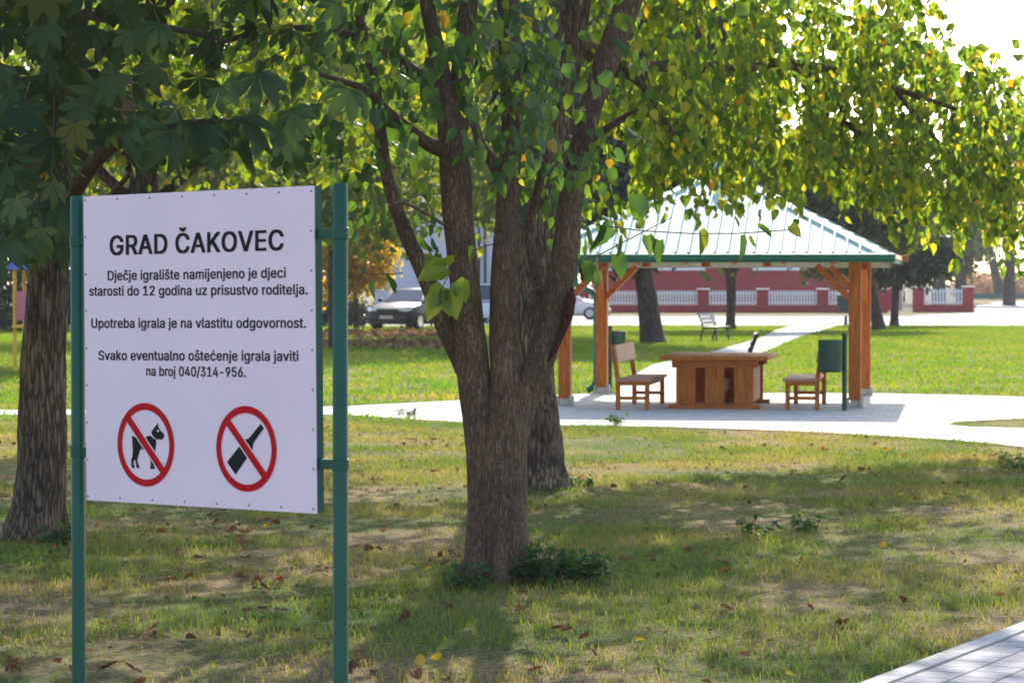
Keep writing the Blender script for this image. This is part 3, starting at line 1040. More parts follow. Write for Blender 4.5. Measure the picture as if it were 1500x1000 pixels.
far_tree('tree', 'yellow-green tree hidden behind the notice board, only its hanging crown in view', (-4.55, 33.0, 0), limbs(8, .2, 2.5, 2, 7),
         [((0.4, 0, 6.9), (4.4, 3.6, 3.1), 8500), ((1.6, -1, 4.0), (2.4, 2.0, .9), 1500)], 'mid_leaf', .15, keep=lambda P: P[:, 1] - 1.6 * P[:, 2] < 29.5)
far_tree('tree', 'yellow-green lawn tree beyond the path, seen between sign post and thin dark stem', (at(493, 520, 74).x, 74.0, 0), limbs(9, .18, 2.5, 3, 8),
         [((.9, 0, 6.2), (3.7, 3.2, 3.6), 5200), ((.5, -1.5, 4.1), (1.9, 1.5, 1.1), 1000)], 'mid_leaf', .24)
far_tree('autumn_tree', 'small orange-yellow autumn tree left of the dark parked car', (at(522, 475, 98).x, 98.0, 0), limbs(4.2, .09, 1.0, 4, 6),
         [((0.1, 0, 2.9), (1.3, 1.1, 1.35), 6500), ((-.9, 0, 2.3), (.9, 1.0, 1.2), 3000)], 'autumn_leaf', .15, crad=.5)
far_tree('tree', 'green tree at the far left, behind the chestnut trunk', (-12.5, 62.0, 0), limbs(10, .22, 3, 5, 7),
         [((0, 0, 6.6), (4.6, 4.2, 4.0), 12000)], 'mid_leaf', .26)
far_tree('tree', 'tall leafy tree behind the left lawn, above the notice board', (-8.2, 92.0, 0), limbs(13, .26, 3.5, 6, 7),
         [((0, 0, 9.0), (5.5, 4.5, 5.0), 13000)], 'mid_leaf', .32)
far_tree('tree', 'dark trunked shade tree on the lawn, seen through the gazebo left of the park bench', (at(955, 503, 81).x, 81.0, 0),
         [([(0.05, 0, -.1), (0, 0, .3), (-.12, 0, 1.2), (-.28, 0, 2.4), (-.4, 0, 4.5), (-.4, 0, 8)], [.48, .36, .30, .28, .24, .1])] +
         [([(-.35, 0, 3.0), (-1.6, -.4, 3.4), (-2.8, -.8, 3.0)], [.14, .1, .03]), ([(-.4, 0, 3.6), (1.2, -.3, 4.6), (2.4, -.6, 5)], [.14, .1, .03])],
         [((-.6, 0, 7.2), (3.8, 3.2, 4.4), 20000), ((-1.9, -.8, 3.4), (1.3, 1.2, .9), 2600)], 'needle', .42, kind='needle', crad=.9, clump=22)
far_tree('tree', 'slim young tree on the lawn, right of the park bench', (at(1070, 483, 104).x, 104.0, 0),
         [([(0, 0, -.1), (0, 0, .3), (0.02, 0, 1.2), (0.0, 0, 2.1), (-.1, 0, 3.6), (0, 0, 5)], [.3, .19, .17, .2, .14, .05])] +
         [([(0, 0, 2.0), (-.35, 0, 2.5), (-1.1, 0, 3.3)], [.13, .1, .03]), ([(0, 0, 2.0), (.35, 0, 2.5), (1.1, 0, 3.3)], [.13, .1, .03])],
         [((0, 0, 5.4), (3.0, 3.0, 2.6), 11000)], 'mid_leaf', .26)
far_tree('tree', 'dark tree with leaning trunk just right of the gazebo posts', (at(1285, 484, 103).x, 103.0, 0),
         [([(0.1, 0, -.1), (0, 0, .4), (-.2, 0, 1.5), (-.45, 0, 3), (-.5, 0, 6)], [.32, .24, .19, .16, .06])],
         [((-.6, 0, 4.8), (2.6, 2.4, 2.2), 9000), ((-2.0, -.5, 2.9), (1.1, 1.0, .7), 1100)], 'far_leaf', .26, crad=.7)
far_tree('pine_tree', 'low dark conifer with a short trunk right of the gazebo', (at(1310, 477, 112).x, 112.0, 0),
         [([(0, 0, -.1), (0, 0, .4), (.05, 0, 1.6), (0, 0, 4.8)], [.26, .17, .14, .04])],
         [((.1, 0, 2.7), (2.0, 1.8, .8), 4600), ((.3, 0, 3.9), (1.2, 1.1, 1.2), 3000), ((1.6, -.4, 3.0), (1.0, .9, .5), 1400)], 'needle', .34, kind='needle', crad=.6, clump=22)
for i, (x, d, lab) in enumerate([(1375, 205, 'bluish far tree behind the white picket fence, left of its end pillar'), (1408, 230, 'second far tree above the end pillar of the picket fence')]):
    far_tree('tree', lab, (at(x, 440, d).x, d, 0), limbs(9, .45, 2.4, 20 + i, 6), [((0, 0, 6.2), (2.6, 2.4, 3.0), 4200), ((-.5, 0, 3.4), (1.4, 1.4, 1.0), 900)], 'far_leaf', .42, crad=.9)
far_tree('tree', 'leaning tree before the maize field at the right edge', (at(1462, 432, 296).x, 296.0, 0),
         [([(0.3, 0, -.2), (0, 0, 1.5), (-.6, 0, 4), (-1.2, 0, 7), (-1.5, 0, 12)], [.7, .55, .48, .4, .15])],
         [((-2.4, 0, 13.5), (3.5, 3, 4.0), 2600)], 'far_leaf', .5, barkm='dark_bark', crad=1.2)
k = 0
for (x, d, h, rx, lab, mt) in [(900, 190, 13, 6, 'tall brownish tree behind the red house, left of its windows', 'far_leaf'), (1030, 215, 15, 7, 'high tree far behind the gazebo roof peak', 'far_leaf'),
                               (1180, 205, 13, 6, 'round green tree behind the red house at its right half', 'far_leaf'), (1290, 225, 12, 5, 'far tree right of the red house gable', 'far_leaf'),
                               (640, 165, 15, 6, 'tall yellow tree behind the lilac building', 'mid_leaf'), (360, 140, 13, 7, 'broad yellowing tree far behind the notice board', 'mid_leaf'), (120, 150, 14, 7, 'broad green tree far behind the chestnut', 'mid_leaf'),
                               (770, 95, 15.5, 4.2, 'tall leafy tree far behind the middle stems of the many-stemmed tree', 'mid_leaf'), (610, 152, 20, 6, 'high yellow-green tree above the lilac building', 'mid_leaf')]:
    far_tree('tree', lab, (at(x, 440, d).x, float(d), 0), limbs(h * .9, .4, 3, 40 + k, 6), [((0, 0, h * .62), (rx, 4.5, h * .40), 8000)], mt, .45, crad=1.3, clump=20)
    k += 1
far_tree('tree', 'tall thin pale tree far off at the right edge, sky showing through it', (at(1478, 440, 210).x, 210.0, 0), limbs(15, .4, 3, 77, 9),
         [((0, 0, 10.5), (3.2, 3, 5.0), 2600), ((-1.5, 0, 6), (2, 2, 2), 700)], 'far_leaf', .36, crad=1.1)
# tree beyond the right edge: its crown shades the lawn at the right
far_tree('tree', 'tree beyond the right edge whose shade lies over the lawn', (8.2, 27.0, 0), limbs(9, .22, 3, 60, 7),
         [((0, 0, 6.6), (4.4, 4.0, 3.4), 9000)], 'leaf_glow', .17, keep=lambda P: ((P[:, 0] / P[:, 1] * F + 750) > 1600) & (P[:, 1] - 1.6 * P[:, 2] < 27.5))

# ---- hedge and weeds
def hedge(label, x, y, half, h):
    hd = thing('hedge', label, 'hedge', (x, y, 0))
    fo, mb = Foliage(), MB()
    cloud(fo, int(1700 * half * h), (x, y, h * .5), (half, .8, h * .6), .14, 'rhomb', crad=.35)
    for i in range(9):
        q = x - half * .9 + i * half * .22
        mb.tube([(q, y, -.05), (q + .06, y, h * .6)], [.03, .012], 5, caps=False)
    fol_local(fo, hd).twigs(mb).build('leaves', M['hedge'], hd)


hedge('low dark hedge left of the dark parked car', at(505, 475, 112).x - 1.5, 112, 3.0, 1.2)
hedge('tall dark hedge added to darken the view far behind the yellow play tower', at(20, 475, 100).x, 100, 4.2, 2.6)  # added hedge, there to darken the pale far left


def weed(label, px, py, n, spread, h, size, kind='heart', mat='weed'):
    b = gp(px, py)
    root = thing('weed', label, 'weed', b)
    fo, mb = Foliage(), MB()
    pos, tip = [], []
    for i in range(n):
        a = random.uniform(0, 6.28)
        q = Vector((math.cos(a), math.sin(a) * .7, 0)) * spread * math.sqrt(random.random())
        hh = h * random.uniform(.35, 1.0)
        top = q + Vector((random.gauss(0, .05), random.gauss(0, .05), hh))
        mb.tube([q - Vector((0, 0, .02)), (q + top) / 2 + Vector((random.gauss(0, .01), 0, 0)), top], [.003, .0025, .0015], 4, caps=False)
        for k in range(random.randint(4, 8)):
            t = random.uniform(.3, 1)
            s = Vector((random.gauss(0, 1), random.gauss(0, 1), 0)).normalized()
            pos.append(q.lerp(top, t) + s * .012)
            tip.append(s + Vector((0, 0, random.uniform(-.5, .5))))
    fo.add(np.array([tuple(p) for p in pos]), np.array([tuple(p) for p in tip]), size * (.5 + .7 * rng.random(len(pos))), kind,
           roll=np.tile(np.array([[0, -.3, 1.0]]), (len(pos), 1)))
    tw_ = MB()
    tw_.v, tw_.f = [tuple(Vector(v) + root.location) for v in mb.v], mb.f
    fo.twigs(tw_).build('leaves', M[mat], root)
    return root


weed('leafy green shoots along the right foot of the many-stemmed tree', 805, 856, 46, .19, .29, .055)
weed('bushy weed right of the tree foot, its outer end', 862, 853, 30, .14, .22, .05)
weed('dark green sprouts at the left foot of the many-stemmed tree', 684, 864, 24, .15, .18, .042)
weed('low weeds at the right foot of the chestnut trunk', 85, 800, 22, .16, .15, .045)
weed('dark upright weed alone on the lawn at the right', 1108, 790, 7, .06, .20, .06)
weed('pale green weed tuft on the lawn beside the dark upright weed', 1180, 778, 14, .12, .14, .04)
weed('small weed at the base of the furrowed trunk', 845, 712, 12, .16, .12, .05)
weed('weed tuft at the right frame edge below the paved plaza', 1490, 690, 16, .2, .22, .05)
weed('small weed on the path edge left of the many-stemmed tree', 595, 612, 10, .12, .16, .05)
weed('small weed on the plaza edge before the left bench', 905, 624, 12, .14, .16, .05)

# ---- fallen leaves, each one an object
def fallen_mesh(name, kind, mat, curl):
    bmv, bf = leaf_template(kind)
    me = bpy.data.meshes.new(name)
    v = bmv.copy()
    if kind == 'heart':
        v[:, 1] -= .4
        v[:, 2] = np.abs(v[:, 0]) * curl + .10 * (v[:, 1] ** 2) + .02
    else:
        v[:, 2] = .03 + np.abs(np.sin(v[:, 0] * 6 + v[:, 1] * 4)) * curl * .5
    fs = [list(map(int, r)) for f in bf for r in f]
    me.from_pydata([tuple(p) for p in v], [], fs)
    me.materials.append(mat)
    return me


fallen = [fallen_mesh('fallen_leaf', 'heart', M['dead_brown'], .9), fallen_mesh('fallen_leaf', 'palm', M['dead_brown'], .5), fallen_mesh('fallen_leaf', 'heart', M['dead_brown'], .35),
          fallen_mesh('fallen_leaf', 'heart', M['dead_yellow'], .5), fallen_mesh('fallen_leaf', 'heart', M['dead_yellow'], .25)]
drift = []
while len(drift) < 46:
    d = 12.2 + 22 * random.random() ** 1.3
    drift.append((random.uniform(-.2, .2) * d, d))
cnt = 0
while cnt < 290:
    d = 12.2 + 22 * random.random() ** 1.35
    x = random.uniform(-.2, .2) * d
    if random.random() < .68:
        q = random.choice(drift)
        x, d = q[0] + random.gauss(0, .28), q[1] + random.gauss(0, .35)
        if d < 11.8: continue
    if not off_paths(np.array([x]), np.array([d]))[0]: continue
    i = random.choices(range(5), [5, 3, 4, 1.6, 1.4])[0]
    o = bpy.data.objects.new('fallen_leaf', fallen[i])
    o.location = (x, d, random.uniform(.012, .04))
    s = random.uniform(.04, .085) if i != 1 else random.uniform(.05, .085)
    o.scale = (s, s, s)
    o.rotation_euler = (random.gauss(0, .35), random.gauss(0, .35), random.uniform(0, 6.28))
    link(o)
    tag(o, 'dry brown curled leaf lying in the grass' if i < 3 else 'small yellow leaf lying in the grass', 'leaf', 'brown leaves fallen on the lawn' if i < 3 else 'yellow leaves fallen on the lawn')
    cnt += 1

lf = Foliage()
n = 16000
y = np.sqrt(11.5 ** 2 + (34 ** 2 - 11.5 ** 2) * rng.random(n))
x = (rng.random(n) * 2 - 1) * (y * .19 + 1)
k = off_paths(x, y) & (vnoise(x, y, .8, 9) * .6 + vnoise(x, y, 3.0, 10) * .4 > rng.uniform(.35, .7, n))
x, y = x[k], y[k]
lf.add(np.stack([x, y, rng.uniform(.008, .03, len(x))], 1), np.stack([rng.normal(size=len(x)), rng.normal(size=len(x)), rng.normal(0, .25, len(x))], 1), rng.uniform(.018, .06, len(x)), 'rhomb',
       roll=np.tile(np.array([[0, 0, 1.0]]), (len(x), 1)), widen=.8)
M['litter'] = leaf_mat('leaf_litter', [(0.0, (0.12, 0.06, 0.035)), (0.6, (0.26, 0.14, 0.075)), (1.0, (0.42, 0.28, 0.15))], trans=0.15, tint=(1.2, .9, .6), rough=.85, spec=.1)
tag(lf.build('leaf_litter', M['litter'], None), 'small brown leaf crumbs scattered through the lawn', 'leaf litter', kind='stuff')

lf = Foliage()
n = 5000
y = rng.uniform(70, 106, n)
x = rng.uniform(-8.5, -2.4, n) * (y / 95)
k = vnoise(x, y, .25, 21) > rng.uniform(.3, .7, n)
x, y = x[k], y[k]
lf.add(np.stack([x, y, rng.uniform(.06, .12, len(x))], 1), np.stack([rng.normal(size=len(x)), rng.normal(size=len(x)), rng.normal(0, .5, len(x))], 1), rng.uniform(.08, .2, len(x)), 'rhomb')
tag(lf.build('leaf_litter', M['litter'], None), 'dry fallen leaves spread over the lawn before the parked cars', 'leaf litter', kind='stuff')

# ------------------------------------------------------------------ the notice board
PO = at(124.5, 732, 9.01)
U = Vector((0.808, -0.68, 0)).normalized()
NB = Vector((U.y, -U.x, 0))            # towards the camera side
if NB.y > 0: NB = -NB
RZ = math.atan2(U.y, U.x)
sign = thing('notice_board', 'white notice board on two green tube posts with printed rules and two prohibition symbols', 'sign', (PO.x, PO.y, 0), RZ)


def pan(px, py):
    """photo pixel on the board's face -> (along, height) in the board's frame"""
    r = ray(px, py)
    o = Vector((0, 0, CAM_H))
    t = (PO - o).dot(NB) / r.dot(NB)
    p = o + r * t
    return (p - PO).dot(U), p.z


def flat(mb, poly, y):
    """polygon of (u, z) on the board, y metres in front of the face"""
    return mb.add([(u, -y, z) for u, z in poly], [list(range(len(poly)))])


C4 = [pan(122, 288), pan(459.5, 272), pan(463.5, 752), pan(127, 732)]
mb = MB()
n4 = len(C4)
mb.add([(u, 0, z) for u, z in C4] + [(u, .004, z) for u, z in C4], [(0, 1, 2, 3), (7, 6, 5, 4)] + [(i, (i + 1) % 4, 4 + (i + 1) % 4, 4 + i) for i in range(4)])
panel = mb.build('panel', M['white_sheet'], sign)
mb = MB()
cc = (sum(u for u, z in C4) / 4, sum(z for u, z in C4) / 4)
ins = [(u + (cc[0] - u) * .004, z + (cc[1] - z) * .004) for u, z in C4]
for i in range(4):
    (u0, z0), (u1, z1) = ins[i], ins[(i + 1) % 4]
    k = .07
    q0 = (u0 + (cc[0] - u0) * k, z0 + (cc[1] - z0) * k)
    q1 = (u1 + (cc[0] - u1) * k, z1 + (cc[1] - z1) * k)
    vs = [(u0, .0045, z0), (u1, .0045, z1), (q1[0], .0045, q1[1]), (q0[0], .0045, q0[1])]
    vs += [(a, .036, c) for a, b, c in vs]
    mb.add(vs, [(0, 1, 2, 3), (7, 6, 5, 4), (0, 4, 5, 1), (1, 5, 6, 2), (2, 6, 7, 3), (3, 7, 4, 0)])
mb.build('frame', M['green_paint'], sign)
# posts
pl = PO + U * -.055
pr_u = 1.056 + .09
for u, top in ((-.056, 2.133), (pr_u, 2.146)):
    mb = MB()
    mb.tube([(u, .02, -.3), (u, .02, top - .008), (u, .02, top)], [.0235, .0235, .019], 28)
    mb.build('post', M['green_paint'], sign, smooth=True, bevel=0).modifiers.new('split', 'EDGE_SPLIT').split_angle = R(40)
for (u0, u1, z) in ((-.056, .02, 1.983), (-.056, .02, 1.285), (1.05, pr_u, 1.995), (1.05, pr_u, 1.293)):
    mb = MB()
    mb.box(((u0 + u1) / 2, .022, z), (abs(u1 - u0), .022, .03))
    uu = u0 if u0 < 0 else u1
    mb.tube([(uu, .02, z - .018), (uu, .02, z + .018)], .0265, 24)
    mb.build('clamp', M['green_paint'], sign, bevel=.002)
# screws round the edge
sc = []
for i in range(8):
    t = i / 7
    sc.append((124.5 + (456 - 124.5) * t, 293.5 + (280 - 293.5) * t))
    sc.append((129 + (459 - 129) * t, 726.5 + (745 - 726.5) * t))
for i in range(1, 8):
    t = i / 8
    sc.append((124.5 + 4.5 * t, 293.5 + (726.5 - 293.5) * t))
    sc.append((455 + 5 * t, 280 + (745 - 280) * t))
for x, y in sc:
    u, z = pan(x, y)
    mb = MB()
    mb.tube([(0, .0, 0), (0, -.002, 0), (0, -.003, 0)], [.0036, .0033, .0018], 10)
    o = mb.build('screw', M['screw'], panel)
    o.location = (u, 0, z)


